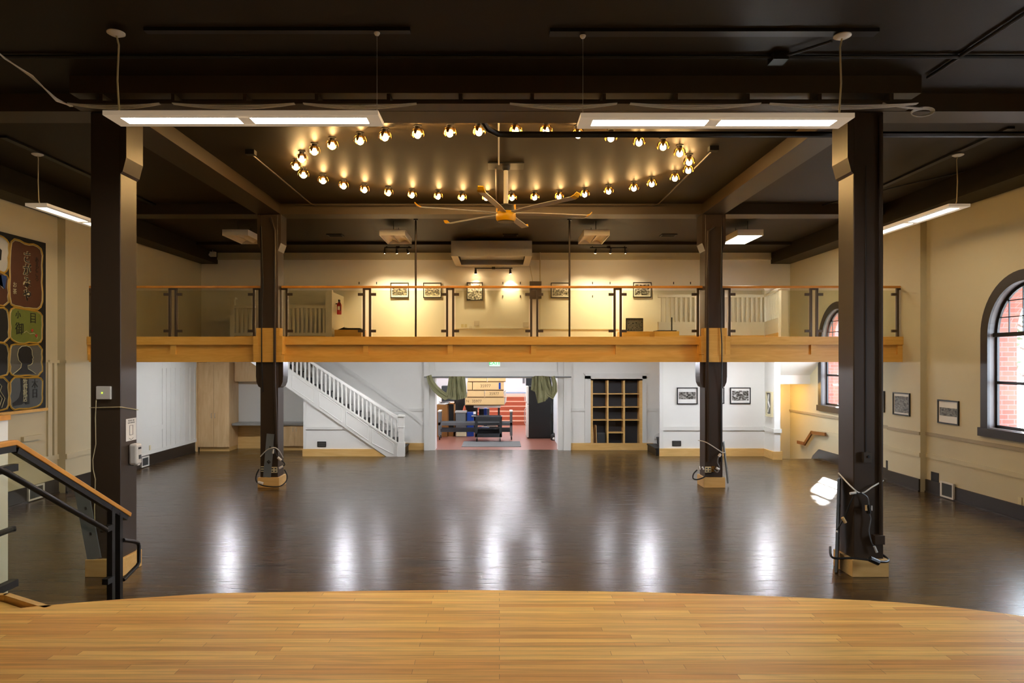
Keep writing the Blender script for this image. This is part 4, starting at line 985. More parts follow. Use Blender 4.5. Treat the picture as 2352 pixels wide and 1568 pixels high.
cloth([(1222, 866, 1219, 895), (1229, 863, 1229, 900), (1237, 863, 1235, 926), (1247, 863, 1252, 921), (1256, 864, 1264, 908), (1262, 864, 1271, 900)], 20.93, 3, .06).build('hanging_cloth', 'olive', cr_, smooth=True)
sw = MB(); ribbon([(1242, 864), (1250, 885), (1259, 903), (1268, 911), (1274, 898), (1274, 880), (1270, 864)], .030, 20.9, sw, 1); sw.build('swag', 'olive', cr_, smooth=True)

# ================================================================== BACK ROOM
BX0, BX1 = XX(1000, YB)-.05, 3.0
RF = 32.0
struct(MB().box(-3.2, 3.2, YB+.06, 29.5, -.12, -.001).build('floor_back_room', 'rust'))
struct(MB().box(-3.25, -3.1, YB+.35, RF+2, 0, 3.9).build('wall_back_room_left', 'bwhite'))
struct(MB().box(DX1+.10, DX1+.22, YB+.35, 25.4, 0, 3.9).box(3.0, 3.15, 25.4, RF+2, 0, 3.9).box(DX1+.02, 3.1, 25.4, 25.5, 0, 3.9).build('wall_back_room_right', 'bwhite'))
struct(MB().box(-3.2, 3.2, RF+1.8, RF+2, 0, 3.9).box(-3.2, DX0-.0, YB+.36, YB+.5, 0, 3.9).build('wall_back_room_rear', 'bwhite'))
struct(MB().box(-3.2, 3.2, YB+.2, RF+2, 3.9, 4.0).build('ceiling_back_room', 'bwhite'))
for i, (x, y) in enumerate(((-.6, 23.6), (-.4, 27.0), (.3, 30.5))):  # unseen panels added to light the back room
    t = thing('added_panel_light', (x, y, 3.85), 'added unseen lit ceiling panel in the back room, %s from the doorway' % ORD[i], 'light', 'added back room ceiling panels')
    MB().box(x-.7, x+.7, y-.35, y+.35, 3.86, 3.90).build('frame', 'wplast', t); MB().box(x-.66, x+.66, y-.31, y+.31, 3.85, 3.86).build('lens', 'roomlamp', t)
rst = thing('staircase', (.8, 29.4, 0), 'terracotta stair with pale nosings at the end of the back room', 'staircase')
ys = 29.45; zz = 0
for i, (pb, pt) in enumerate(((976, 966), (963, 955), (951, 944), (939.5, 932.5), (928, 921.5), (916.5, 910))):
    y = 29.4+.30*i; zb_, zt2 = (0 if i == 0 else zz), ZZ(pt, y)
    r_ = MB().box(-1.6, 2.6, y, y+.34, 0, zt2-.03).build('riser', 'tread', rst)
    MB().box(-1.6, 2.6, y-.02, y+.34, zt2-.03, zt2).build('tread', 'nosing', r_); zz = zt2
struct(MB().box(-3.1, 3.0, 31.2, RF+1.8, 0, zz+.02).build('floor_landing', 'nosing'))
struct(MB().box(-2.0, 3.0, 33.2, 33.3, zz, zz+.08).build('trim_14', paint('pale_blue_paint', '#8fa6c0')))
# small wall notice
tag(MB().box(XX(1200.5, 33.7), XX(1205, 33.7), 33.72, 33.79, ZZ(880, 33.7), ZZ(868, 33.7)).build('wall_switch_plate', 'mgrey', org=(1.1, 33.7, 1.6)), 'small grey plate on the bright wall beyond the stair', 'plate')
tag(MB().box(XX(1060, 21.95), XX(1197, 21.95), 21.95, 23.4, 0, .012).build('floor_mat', 'mat', org=(0, 22, 0)), 'grey rubber mat on the floor inside the doorway', 'mat')

# fridge
fr = thing('refrigerator', (1.5, 24.2, 0), 'black sided refrigerator with stainless doors turned left in the back room', 'refrigerator')
f0, f1 = XX(1215, 24.3), XX(1266, 24.3)
MB().box(f0, f1, 24.3, 25.05, .03, ZZ(887, 24.3)).build('cabinet', 'black', fr, bevel=.01)
MB().box(f0-.085, f0-.008, 24.3, 25.05, .04, ZZ(928, 24.3)-.01).build('door', 'fixt', fr, bevel=.012)
fd = MB().box(f0-.085, f0-.008, 24.3, 25.05, ZZ(928, 24.3)+.01, ZZ(887, 24.3)).build('freezer_door', 'fixt', fr, bevel=.012)
MB().tube([(f0-.085, 24.4, 1.05), (f0-.14, 24.4, 1.0), (f0-.15, 24.4, .75), (f0-.14, 24.4, .5), (f0-.085, 24.4, .45)], .012, 6).build('handle', 'steel', fr)
MB().tube([(f0-.085, 24.4, 1.25), (f0-.14, 24.4, 1.28), (f0-.14, 24.4, 1.5), (f0-.085, 24.4, 1.55)], .012, 6).build('freezer_handle', 'steel', fr)
MB().box(f0-.05, f1, 24.35, 25.0, 0, .03).build('feet', 'black', fr)
ff = f0-.2
tag(MB().box(XX(1208, 25.2), XX(1262, 25.2), 25.12, 25.35, 0, 2.4).build('tall_black_cabinet', 'darkback', org=(1.4, 25.15, 0)), 'tall charcoal cabinet rising behind the refrigerator', 'cabinet')
vc = thing('floor_canister', (XX(1273, 23.6), 23.8, 0), 'small black canister with a white cap beside the refrigerator', 'canister')
cxv = XX(1273, 23.8)
MB().lathe((cxv, 23.8, 0), [(.10, 0), (.12, .02), (.12, .17), (.08, .22), (.03, .24)], 16).build('body', 'black', vc, smooth=True)
MB().ball((cxv-.02, 23.68, .06), .045, 10, 6).build('cap', 'wplast', vc, smooth=True)
tag(MB().box(XX(1274, 24.9), DX1+.019, 24.85, 24.95, .55, .78).build('wall_socket_box', 'wplast', org=(DX1, 24.9, .6)), 'white socket box on the wall behind the refrigerator', 'socket')

# utility cart (two-shelf, dark)
uc_ = thing('utility_cart', (XX(1120, 23.3), 23.3, 0), 'dark plastic utility cart on casters before the cardboard boxes', 'cart')
c0, c1 = XX(1090.5, 23.25), XX(1153, 23.25); yA, yB = 23.3, 23.85
MB().box(c0, c1, yA, yB, .80-.13, .80-.11).box(c0, c1, yA, yA+.03, .69, .83).box(c0, c1, yB-.03, yB, .69, .83).box(c0, c0+.03, yA, yB, .69, .83).box(c1-.03, c1, yA, yB, .69, .83).build('top_tray', 'dgrey', uc_, bevel=.008)
MB().box(c0, c1, yA, yB, .15, .17).box(c0, c1, yA, yA+.03, .15, .27).box(c0, c1, yB-.03, yB, .15, .27).box(c0, c0+.03, yA, yB, .15, .27).box(c1-.03, c1, yA, yB, .15, .27).build('bottom_tray', 'dgrey', uc_, bevel=.008)
MB().box(c0+.03, c1-.03, yA+.01, yB-.01, .42, .45).build('middle_shelf', 'dgrey', uc_)
for x in (c0, c1-.08):
    for y in (yA, yB-.08): MB().box(x, x+.08, y, y+.08, .17, .69).build('upright', 'dgrey', uc_)
for x in (c0+.06, c1-.06):
    for y in (yA+.05, yB-.05):
        w_ = MB().box(x-.02, x+.02, y-.02, y+.02, .09, .15).build('caster_fork', 'steel', uc_); MB().cyl((x-.018, y, .055), (x+.018, y, .055), .055, n=14).build('wheel', 'black', w_)
MB().box(c0-.12, c0+.03, yA+.05, yB-.05, .80, .83).build('push_handle', 'dgrey', uc_)
for i, (a, w_, m_) in enumerate(((0.05, .30, 'blue'), (.12, .26, 'paper'), (.3, .3, 'silver'))):
    tag(MB().box(c0+.1+a, c0+.1+a+w_, yA+.06, yB-.2, .451+.02*i, .468+.02*i).build('flat_packet', m_, org=(c0+.2, yA+.1, .45)), '%s packet lying on the middle shelf of the dark cart, %s of the small pile' % (('blue', 'white', 'silver')[i], ('bottom', 'middle', 'top')[i]), 'packet', 'packets on the cart')
# long platform cart behind
pc = thing('table_cart', (XX(1090, 24.0), 24.0, 0), 'long grey steel platform cart with raised end posts behind the dark cart', 'cart')
q0, q1 = XX(1006, 23.9), XX(1177, 23.9)
zd = ZZ(970, 23.9)
MB().box(q0, q1, 23.9, 23.95, zd-.1, zd).box(q0, q1, 24.45, 24.5, zd-.1, zd).box(q0, q0+.05, 23.95, 24.45, zd-.1, zd).box(q1-.05, q1, 23.95, 24.45, zd-.1, zd).build('deck_frame', 'mgrey', pc, bevel=.004)
MB().box(q0+.05, q1-.05, 23.92, 23.95, zd-.32, zd-.22).box(q0+.05, q1-.05, 24.45, 24.48, zd-.32, zd-.22).build('lower_rail', 'dgrey', pc)
for x in (q0, q1-.08):
    for y in (23.9, 24.42):
        MB().box(x, x+.08, y, y+.08, .14, ZZ(946, 23.9)).build('end_post', 'mgrey', pc)
        w_ = MB().tube([(x+.04, y+.04, .16), (x+.06, y+.04, .08)], .02, 6).build('caster_fork', 'steel', pc); MB().cyl((x+.03, y+.04, .06), (x+.07, y+.04, .06), .06, n=14).build('wheel', 'black', w_)
for x in (q0, q1-.08): MB().box(x-.01, x+.09, 23.88, 24.52, ZZ(946, 23.9), ZZ(943.5, 23.9)).build('end_cap', 'fixt', pc)

# table with cardboard cartons
tb = thing('small_table', (XX(1120, 25.2), 25.2, 0), 'small pale topped table with black legs under the cardboard cartons', 'table')
t0, t1 = XX(1088, 25.2), XX(1150, 25.2); ztt = ZZ(931.5, 25.2)
MB().box(t0, t1, 25.2, 25.9, ztt-.07, ztt).build('tabletop', 'fixt', tb, bevel=.004)
for x in (t0+.05, t1-.10):
    for y in (25.25, 25.8): MB().box(x, x+.07, y, y+.06, 0, ztt-.07).build('leg', 'black', tb)
def carton(px0, px1, py0, py1, label, d=.55, Y=25.15, marks=None):
    x0, x1, z0_, z1_ = XX(px0, Y), XX(px1, Y), ZZ(py1, Y), ZZ(py0, Y)
    t = thing('cardboard_carton', ((x0+x1)/2, Y, z0_), label, 'carton', 'cardboard cartons stacked on the table')
    MB().box(x0+.002, x1-.002, Y, Y+d, z0_+.001, z1_-.004).build('box', 'card', t, bevel=.006)
    MB().box(x0+.01, x1-.01, Y-.003, Y+.0, z0_+.004, z0_+.03).build('painted_flap_shadow', 'cardshade', t)  # dark strip paints in the shade between stacked cartons
    if marks:
        for s_, cx_, sz in marks: text('handwriting', s_, sz, 'ink', (XX(cx_, Y), Y-.004, (z0_+z1_)/2+.01), (1, 0, 0), (0, 0, 1), t, .001)
    return t
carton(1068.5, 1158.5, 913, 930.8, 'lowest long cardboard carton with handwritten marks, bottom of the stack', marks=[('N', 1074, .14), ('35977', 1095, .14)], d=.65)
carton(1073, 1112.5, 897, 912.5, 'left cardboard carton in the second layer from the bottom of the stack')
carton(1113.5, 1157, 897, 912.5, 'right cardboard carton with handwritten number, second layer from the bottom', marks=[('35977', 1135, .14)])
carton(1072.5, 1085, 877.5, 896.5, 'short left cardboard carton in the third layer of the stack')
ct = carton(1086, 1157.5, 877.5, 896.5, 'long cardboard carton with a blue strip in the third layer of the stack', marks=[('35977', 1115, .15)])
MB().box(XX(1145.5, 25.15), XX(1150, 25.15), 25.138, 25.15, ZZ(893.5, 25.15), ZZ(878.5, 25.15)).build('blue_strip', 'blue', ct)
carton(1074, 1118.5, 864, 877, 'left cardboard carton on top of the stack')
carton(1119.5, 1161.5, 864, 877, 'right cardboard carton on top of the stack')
tag(MB().prism([(XX(1158.5, 25.3), 25.3, ZZ(929, 25.3)), (XX(1163, 25.3), 25.3, ZZ(922, 25.3)), (XX(1164, 25.3), 25.3, ZZ(911, 25.3)), (XX(1158.7, 25.3), 25.3, ZZ(914, 25.3))], (0, .3, 0)).prism([(XX(1158, 25.3), 25.3, ZZ(910, 25.3)), (XX(1162, 25.3), 25.3, ZZ(908, 25.3)), (XX(1162, 25.3), 25.3, ZZ(896, 25.3)), (XX(1158, 25.3), 25.3, ZZ(900, 25.3))], (0, .3, 0)).build('packing_paper', 'paper', org=(.3, 25.3, 1)), 'white packing paper sticking out at the right of the carton stack', 'paper')

# crates and bins at the left of the back room
wc = thing('wooden_cabinet', (XX(1013, 24.8), 24.8, 0), 'brown wooden cabinet with papers on top beside the doorway', 'cabinet')
MB().box(XX(1000, 24.8)-.1, XX(1027, 24.8), 24.8, 25.4, 0, ZZ(929, 24.8)).build('body', 'kraft', wc, bevel=.006)
for i in range(4):
    tag(MB().obox((XX(1016, 24.85)+.02*i, 25.05, ZZ(929, 24.8)+.012+.02*i), (.34, .46, .018), Matrix.Rotation(.15*i-.2, 3, 'Z')).build('paper_pile', 'paper' if i != 3 else 'black', org=(-2, 25, 1.1)),
        ('white paper sheaf on the brown cabinet, %s of the pile' % ('bottom', 'second', 'third')[i]) if i < 3 else 'black folder on top of the papers on the brown cabinet', 'paper', 'papers on the brown cabinet')
oc = thing('open_crate', (XX(1037, 25.0), 25.0, 0), 'open brown crate with a dark inside next to the brown cabinet', 'crate')
o0, o1, ozt = XX(1028, 25), XX(1044, 25), ZZ(926, 25)
MB().box(o0, o0+.03, 25, 25.5, 0, ozt).box(o1-.03, o1, 25, 25.5, 0, ozt).box(o0, o1, 25, 25.5, ozt-.03, ozt).box(o0, o1, 25, 25.5, 0, .25).build('shell', 'kraft', oc)
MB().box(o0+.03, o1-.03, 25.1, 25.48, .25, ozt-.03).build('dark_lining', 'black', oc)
bbox('black_speaker', 1014, 1045, 886, 922, 27.2, .5, 'dgrey', 'large dark grey box behind the left curtain', 'box', .01)
bbox('black_case', 1043, 1067, 914, 999, 26.2, .6, 'black', 'tall black case standing left of the carton stack', 'case', .01)
bbox('black_case', 1068, 1092, 930, 999, 26.4, .6, 'black', 'black case standing under the left end of the cartons', 'case', .01)
gt = thing('storage_tote', (XX(1058, 24.9), 24.9, 0), 'translucent grey storage tote with a lid left of the blue bin', 'tote')
MB().box(XX(1047, 24.9), XX(1069.5, 24.9), 24.9, 25.4, 0, ZZ(948, 24.9)).build('body', 'mgrey', gt, bevel=.01)
MB().box(XX(1045, 24.9), XX(1071.5, 24.9), 24.88, 25.42, ZZ(948, 24.9), ZZ(944.5, 24.9)).build('lid', 'silver', gt, bevel=.006)
MB().box(XX(1048, 24.9), XX(1071, 24.9), 24.86, 24.9, 0.02, ZZ(986, 24.9)).build('front_label', 'ivory', gt)
bn = thing('blue_bin', (XX(1080, 24.95), 24.95, 0), 'deep blue plastic bin behind the carts', 'bin')
MB().box(XX(1072.5, 24.95), XX(1088, 24.95), 24.95, 25.15, 0, ZZ(946, 24.95)).build('body', 'blue', bn, bevel=.01)
MB().box(XX(1087, 24.9), XX(1093, 24.9), 24.93, 24.95, ZZ(951, 24.9), ZZ(945, 24.9)).build('label_patch', 'paper', bn)
tag(MB().lathe((XX(1112, 26.6), 26.6, 0), [(.16, .4), (.2, .42), (.2, ZZ(938, 26.6)), (.15, ZZ(937, 26.6))], 18).build('drum', 'black', smooth=True, org=(XX(1112, 26.6), 26.6, 0)), 'black drum under the small table', 'drum')
tag(MB().box(XX(1111, 26.0), XX(1119, 26.0), 26.0, 26.3, 0, ZZ(937, 26)).build('water_jug', 'blue', org=(XX(1115, 26), 26, 0), bevel=.03), 'blue jug standing under the right of the small table', 'jug')
tag(MB().lathe((XX(1067, 25.6), 25.6, 0), [(.07, ZZ(944, 25.6)), (.05, ZZ(938, 25.6)), (.015, ZZ(931, 25.6))], 14).build('traffic_cone_toy', paint('orange_plastic', '#e0704a'), org=(XX(1067, 25.6), 25.6, 1)), 'small orange cone tip behind the grey tote', 'cone')
bpy.data.objects['traffic_cone_toy'].name = 'orange_cone'
wl = thing('back_window', (XX(1013, 30), 30, 1.2), 'bright tall blue framed window at the far left of the back room', 'window')
MB().box(-3.09, -3.06, 27.8, 27.88, .9, 2.9).box(-3.09, -3.06, 29.2, 29.28, .9, 2.9).box(-3.09, -3.06, 27.8, 29.28, .85, .93).box(-3.09, -3.06, 27.8, 29.28, 2.9, 2.98).build('frame', 'blue', wl)
MB().box(-3.095, -3.08, 27.88, 29.2, .93, 2.9).build('glass', emit('daylit_glass', '#eaf2ff', 2.5), wl)

# ================================================================== STAGE
ZS = 1.0
edge = [(-260,1404),(0,1399),(100,1390),(260,1377),(380,1369),(500,1362),(700,1358.5),(880,1356),(1050,1354.5),(1176,1355.5),(1330,1357),(1476,1359.5),(1626,1363.5),(1826,1371),(1950,1376.5),(2051,1382),(2176,1393),(2270,1403.5),(2352,1415),(2500,1440),(2700,1482)]
ep = []
for px, py in edge:
    Y = F*(CZ-ZS)/(py-PY0); ep.append((XX(px, Y), Y))
ep2 = []
for i in range(len(ep)-1):          # Catmull-Rom smoothing of the bow-shaped edge
    p0 = Vector(ep[max(i-1, 0)]); p1 = Vector(ep[i]); p2 = Vector(ep[i+1]); p3 = Vector(ep[min(i+2, len(ep)-1)])
    for k in range(4):
        t = k/4; q = .5*((2*p1)+(-p0+p2)*t+(2*p0-5*p1+4*p2-p3)*t*t+(-p0+3*p1-3*p2+p3)*t**3); ep2.append((q.x, q.y))
ep2.append(ep[-1])
poly = [(ep2[0][0]-4.3, ep2[0][1])] + ep2 + [(8.4, 2.6), (8.4, -3.3), (XL+.05, -3.3), (XL+.05, ep2[0][1])]
poly = [p for i, p in enumerate(poly) if i == 0 or (Vector(p)-Vector(poly[i-1])).length > .01]
stg = thing('stage', (0, 4, 0), 'bow-fronted stage of honey coloured maple boards in the foreground', 'stage')
MB().prism([(x, y, ZS-.035) for x, y in poly], (0, 0, .035)).build('deck', 'stage', stg)
c_ = [(x, y-.05) for x, y in poly]
MB().prism([(x, y, 0.001) for x, y in c_], (0, 0, ZS-.037)).build('front_skirt', 'brown', stg)
# landing at the left behind the stage edge
lx = [W(-120, 1368, 5.03), W(0, 1362, 5.07), W(23, 1361, 5.08), W(107, 1388, 4.83)]
lnd = [(-5.2, 5.05), (-3.56, 5.07), (-3.48, 5.08), (-3.06, 4.835), (-3.06, 4.6), (-5.2, 4.6)]
ld = thing('stage_landing', (-3.8, 4.9, 0), 'small wooden landing with a raised pale border at the left edge of the stage', 'landing')
MB().prism([(x, y, 0.0) for x, y in [(-5.2, 5.0), (-3.5, 5.02), (-3.14, 4.80), (-3.14, 4.785), (-5.2, 4.785)]], (0, 0, ZS-.04)).build('platform', 'maple', ld)
for (a, b_) in (((-5.2, 5.05), (-3.48, 5.08)), ((-3.50, 5.09), (-3.03, 4.82))):
    a = Vector((a[0], a[1], 0)); b_ = Vector((b_[0], b_[1], 0)); d_ = b_-a; an = math.atan2(d_.y, d_.x)
    MB().obox(((a.x+b_.x)/2, (a.y+b_.y)/2-.03, ZS-.03), (d_.length, .045, .06), Matrix.Rotation(an, 3, 'Z')).build('border', 'maplep', ld)

# stair rail at the left of the stage
sr = thing('stair_railing', (-4.2, 7.8, 0), 'glass stair railing with black steel posts and an orange wooden handrail left of the stage', 'railing')
RX = -4.2
top0 = Vector((RX, 6.17, 1.965)); top1 = Vector((RX, 8.09, .925)); back = Vector((RX, 4.9, 1.965))
d_ = (top1-top0); rm = d_.to_track_quat('X', 'Z').to_matrix()
MB().obox((top0+top1)/2+Vector((0, 0, -.02)), (d_.length, .065, .045), rm).build('handrail', 'rail', sr, bevel=.006)
MB().box(RX-.033, RX+.033, back.y, top0.y+.01, 1.92, 1.965).build('handrail', 'rail', sr, bevel=.006)
MB().obox((top0+top1)/2+Vector((0, -.02, -.068)), (d_.length-.1, .055, .05), rm).build('under_rail', 'blackm', sr)
MB().box(RX-.025, RX+.025, back.y, top0.y, 1.865, 1.92).build('under_rail', 'blackm', sr)
for y in (7.72, 7.88):
    zt2 = top0.z+(y-top0.y)*(top1.z-top0.z)/(top1.y-top0.y)-.06
    MB().box(RX-.03, RX+.03, y-.03, y+.03, 0, zt2).build('post', 'blackm', sr)
MB().box(RX-.028, RX+.028, 7.7, 7.9, .99, 1.03).build('post_cap', 'blackm', sr)
for y in (5.62, 5.78): MB().box(RX-.03, RX+.03, y-.03, y+.03, 0, 1.88).build('post', 'blackm', sr)
MB().prism([(RX-.005, 5.97, .62), (RX-.005, 7.64, .10), (RX-.005, 7.64, 1.06), (RX-.005, 6.17, 1.86), (RX-.005, 5.97, 1.86)], (.01, 0, 0)).build('glass_panel', 'rglass', sr)
for y0_, y1_, z in ((5.78, 6.17, 1.73), (5.78, 6.17, .735), (7.58, 7.72, .86), (7.58, 7.72, .30)):
    MB().box(RX-.02, RX+.045, y0_, y1_, z-.03, z+.03).build('clamp', 'blackm', sr)
MB().tube([(RX+.09, 5.5, 1.93), (RX+.09, 5.95, 1.72), (RX+.09, 7.46, .885), (RX+.03, 7.50, .865)], .026, 10).build('grab_rail', 'blackm', sr, smooth=True)
MB().tube([(RX+.03, 7.92, .66), (RX+.05, 8.10, .60), (RX+.05, 8.2, .56), (RX+.05, 8.22, .52), (RX+.05, 8.22, .33), (RX+.05, 8.18, .30), (RX+.03, 7.92, .22)], .022, 8).build('return_loop', 'blackm', sr, smooth=True)
tag(MB().tube([(-4.75, 6.3, 1.0), (-4.72, 6.9, 1.02), (-4.70, 6.93, 1.02)], .03, 8).build('grab_rail', 'blackm', org=(-4.75, 6.4, 1.0)), 'stub of a black grab rail entering at the left edge behind the glass', 'grab rail')
wpz = thing('half_wall', (-4.95, 7.0, 0), 'white half wall end with a small wooden cap at the left edge', 'half wall')
MB().box(-5.6, -4.90, 7.0, 7.12, 0, 2.06).build('body', 'white', wpz); MB().box(-5.62, -4.885, 6.98, 7.14, 2.06, 2.11).build('cap', 'rail', wpz)

# ================================================================== WINDOWS
def arch_ring(mb, yc, r0, r1, zp, x0, x1, n=28):
    for k in range(n):
        a, b_ = math.pi*k/n, math.pi*(k+1)/n
        mb.prism([(x0, yc+r0*math.cos(a), zp+r0*math.sin(a)), (x0, yc+r1*math.cos(a), zp+r1*math.sin(a)), (x0, yc+r1*math.cos(b_), zp+r1*math.sin(b_)), (x0, yc+r0*math.cos(b_), zp+r0*math.sin(b_))], (x1-x0, 0, 0))
for i, (yc, r, zs, zp) in enumerate(WINS):
    w = bpy.data.objects.new('window_%d' % (i+1), None); COL.objects.link(w); w.location = (XR, yc, zs); struct(w)
    mb = MB(); arch_ring(mb, yc, r-.02, r+.165, zp, XR-.04, XR)
    mb.box(XR-.04, XR, yc-r-.165, yc-r+.02, zs, zp).box(XR-.04, XR, yc+r-.02, yc+r+.165, zs, zp)
    mb.box(XR-.07, XR, yc-r-.20, yc+r+.20, zs-.14, zs+.01)
    mb.build('window_casing', 'winwood', w)
    mb = MB(); arch_ring(mb, yc, r-.02, r-.002, zp, XR, XR+.15)
    mb.box(XR, XR+.15, yc-r+.002, yc-r+.02, zs, zp).box(XR, XR+.15, yc+r-.02, yc+r-.002, zs, zp).box(XR, XR+.16, yc-r+.02, yc+r-.02, zs, zs+.02)
    mb.build('window_reveal', 'reveal', w)
    gx = XR+.10; mb = MB(); r2 = r-.02
    arch_ring(mb, yc, r2-.05, r2, zp, gx, gx+.04)
    mb.box(gx, gx+.04, yc-r2, yc-r2+.05, zs+.02, zp).box(gx, gx+.04, yc+r2-.05, yc+r2, zs+.02, zp).box(gx, gx+.04, yc-r2, yc+r2, zs+.02, zs+.07)
    mb.box(gx-.04, gx+.05, yc-r2, yc+r2, zp-.035, zp+.035).box(gx, gx+.04, yc-r2+.05, yc+r2-.05, 2.24, 2.29)
    mb.build('window_sash', 'black', w)
    mb = MB()
    for z in (.30, .58):
        hw = math.sqrt(max(0, (r2-.05)**2-z*z)); mb.box(gx+.01, gx+.03, yc-hw, yc+hw, zp+z-.008, zp+z+.008)
    for yy in (-.55, -.22, .22, .55):
        hh = math.sqrt(max(0, (r2-.05)**2-yy*yy)); mb.box(gx+.01, gx+.03, yc+yy-.008, yc+yy+.008, zp, zp+hh)
    mb.build('window_muntins', 'black', w)
    mb = MB(); mb.box(gx+.018, gx+.022, yc-r2+.04, yc+r2-.04, zs+.05, zp)
    pts = [(gx+.018, yc+(r2-.03)*math.cos(math.pi*k/24), zp+(r2-.03)*math.sin(math.pi*k/24)) for k in range(25)]
    mb.prism(pts, (.004, 0, 0)); mb.build('window_pane', 'wglass', w)
    area_light('window_portal', (XR+.52, yc, 2.75), (0, R(90), 0), 2.7, 1.8, 1, (1, 1, 1), True)

# outside: paving, trees, a pale building
struct(MB().box(XR+.5, 60, -30, 70, -.6, -.5).build('ground', 'pave'))
def tree(x, y, h, label, seed):
    rnd = random.Random(seed); t = thing('street_tree', (x, y, -.5), label, 'tree', 'trees outside the windows')
    MB().tube([(x, y, -.5), (x+.1, y+.05, h*.35), (x-.05, y, h*.6)], [.16, .12, .08], 10).build('trunk', 'bark', t, smooth=True)
    mb = MB()
    for k in range(26):
        a = rnd.uniform(0, 6.28); e = rnd.uniform(.1, 1.3); L = rnd.uniform(1.0, 2.4); b0 = Vector((x, y, h*rnd.uniform(.3, .6)))
        d_ = Vector((math.cos(a)*math.cos(e), math.sin(a)*math.cos(e), math.sin(e)))
        q1_ = b0+d_*L*.5+Vector((0, 0, .1)); q2_ = b0+d_*L
        mb.tube([b0, q1_, q2_], [.04, .025, .008], 5)
        for _ in range(3):
            a2 = a+rnd.uniform(-.9, .9); mb.tube([q1_, q1_+Vector((math.cos(a2), math.sin(a2), rnd.uniform(0, .9)))*rnd.uniform(.4, .9)], [.015, .005], 4)
    mb.build('branches', 'bark', t)
    mb = MB()
    for k in range(900):
        a = rnd.uniform(0, 6.28); rr = rnd.uniform(.3, 2.2); z = h*.35+rnd.uniform(0, h*.6)
        c = Vector((x+rr*math.cos(a), y+rr*math.sin(a), z)); u = Vector((rnd.gauss(0, 1), rnd.gauss(0, 1), rnd.gauss(0, 1))).normalized()*.09; v = Vector((rnd.gauss(0, 1), rnd.gauss(0, 1), rnd.gauss(0, 1))).normalized()*.06
        mb.add([c-u, c+v, c+u, c-v], [(0, 1, 2, 3)])
    mb.build('foliage', 'leafs', t)
tree(14.0, 17.8, 6.5, 'grey green tree seen through the big right window, beyond the brick edge', 3)
tree(15.0, 27.5, 6.5, 'grey green tree seen through the far arched window behind the column', 5)
bd = thing('street_building', (24, 36, -.5), 'pale building across the street behind the trees', 'building')
MB().box(22, 30, 24, 30, -.5, 3.2).build('walls', 'concr', bd)
MB().box(21.9, 22, 25, 26.5, .8, 2.2).build('shop_awning', paint('orange_awning', '#d8643a'), bd)

# ================================================================== PAINTED PANEL ON THE LEFT WALL
pa = thing('painted_panel', (XL, 12.7, 1.72), 'tall dark painting of outlined signs, portrait and boot on the left wall', 'painting')
PXx = XL+.045
MB().box(XL+.001, PXx, 11.3, 13.86, 1.74, 4.93).build('canvas', 'cvblack', pa)
MB().box(XL+.001, PXx+.02, 11.3, 13.90, 1.68, 1.735).build('bottom_ledge', 'maple', pa)
def wobble(y0_, y1_, z0_, z1_, seed, n=7, a=.018):
    rnd = random.Random(seed); pts = []
    cs = [(y0_, z0_), (y1_, z0_), (y1_, z1_), (y0_, z1_)]
    for i in range(4):
        p = Vector(cs[i]); q = Vector(cs[(i+1) % 4])
        for k in range(n):
            t = k/n; m_ = p.lerp(q, t); cx_, cz_ = (y0_+y1_)/2, (z0_+z1_)/2
            pull = .06 if k == 0 else 0
            v = Vector((cx_, cz_))-m_; m_ = m_+v.normalized()*(pull+rnd.uniform(-a, a)); pts.append((m_.x, m_.y))
    return pts
def panel(y0_, y1_, z0_, z1_, mat, seed, line='lipgold'):
    p = wobble(y0_, y1_, z0_, z1_, seed)
    ob = MB().prism([(PXx, a, b_) for a, b_ in p], (.006, 0, 0)).build('painted_field', mat, pa)
    q = [Vector((PXx+.006, a, b_)) for a, b_ in p]; q.append(q[0])
    MB().tube(q, .016, 5, cap=False).build('painted_outline', line, ob)
    q2 = [Vector((PXx+.008, (a-(y0_+y1_)/2)*.95+(y0_+y1_)/2, (b_-(z0_+z1_)/2)*.965+(z0_+z1_)/2)) for a, b_ in p]; q2.append(q2[0])
    MB().tube(q2, .005, 4, cap=False).build('inner_outline', 'cvline', ob)
    return ob
def poly_l(pts, mat, name, parent, x=.010, th=.003):
    return MB().prism([(PXx+x, a, b_) for a, b_ in pts], (th, 0, 0)).build(name, mat, parent)
C0, C1 = 12.83, 13.74
red = panel(C0, C1, 3.62, 4.84, 'cvred', 1)
for k, ch in enumerate('さがみや'):
    z = 4.56-k*.235
    text('painted_letter', ch, .235, 'cvline', (PXx+.008, 13.30, z), (0, 1, 0), (0, 0, 1), red, .001, off=.011)
    text('painted_letter', ch, .235, 'black', (PXx+.012, 13.30, z), (0, 1, 0), (0, 0, 1), red, .002, off=.004)
for k, ch in enumerate('あまどころ'):
    text('painted_letter', ch, .11, 'cvblack', (PXx+.010, 13.58, 4.56-k*.09), (0, 1, 0), (0, 0, 1), red, .001)
for k, ch in enumerate('お茶'): text('painted_letter', ch, .11, 'cvline', (PXx+.010, 12.96, 4.02-k*.12), (0, 1, 0), (0, 0, 1), red, .001)
grn = panel(C0, C1, 2.98, 3.60, 'cvgreen', 2)
text('painted_letter', '御', .24, 'cvblack', (PXx+.010, 13.09, 3.22), (0, 1, 0), (0, 0, 1), grn, .002)
text('painted_letter', '小', .15, 'cvblack', (PXx+.010, 13.05, 3.48), (0, 1, 0), (0, 0, 1), grn, .002)
text('painted_letter', '目', .22, 'cvblack', (PXx+.010, 13.47, 3.44), (0, 1, 0), (0, 0, 1), grn, .002)
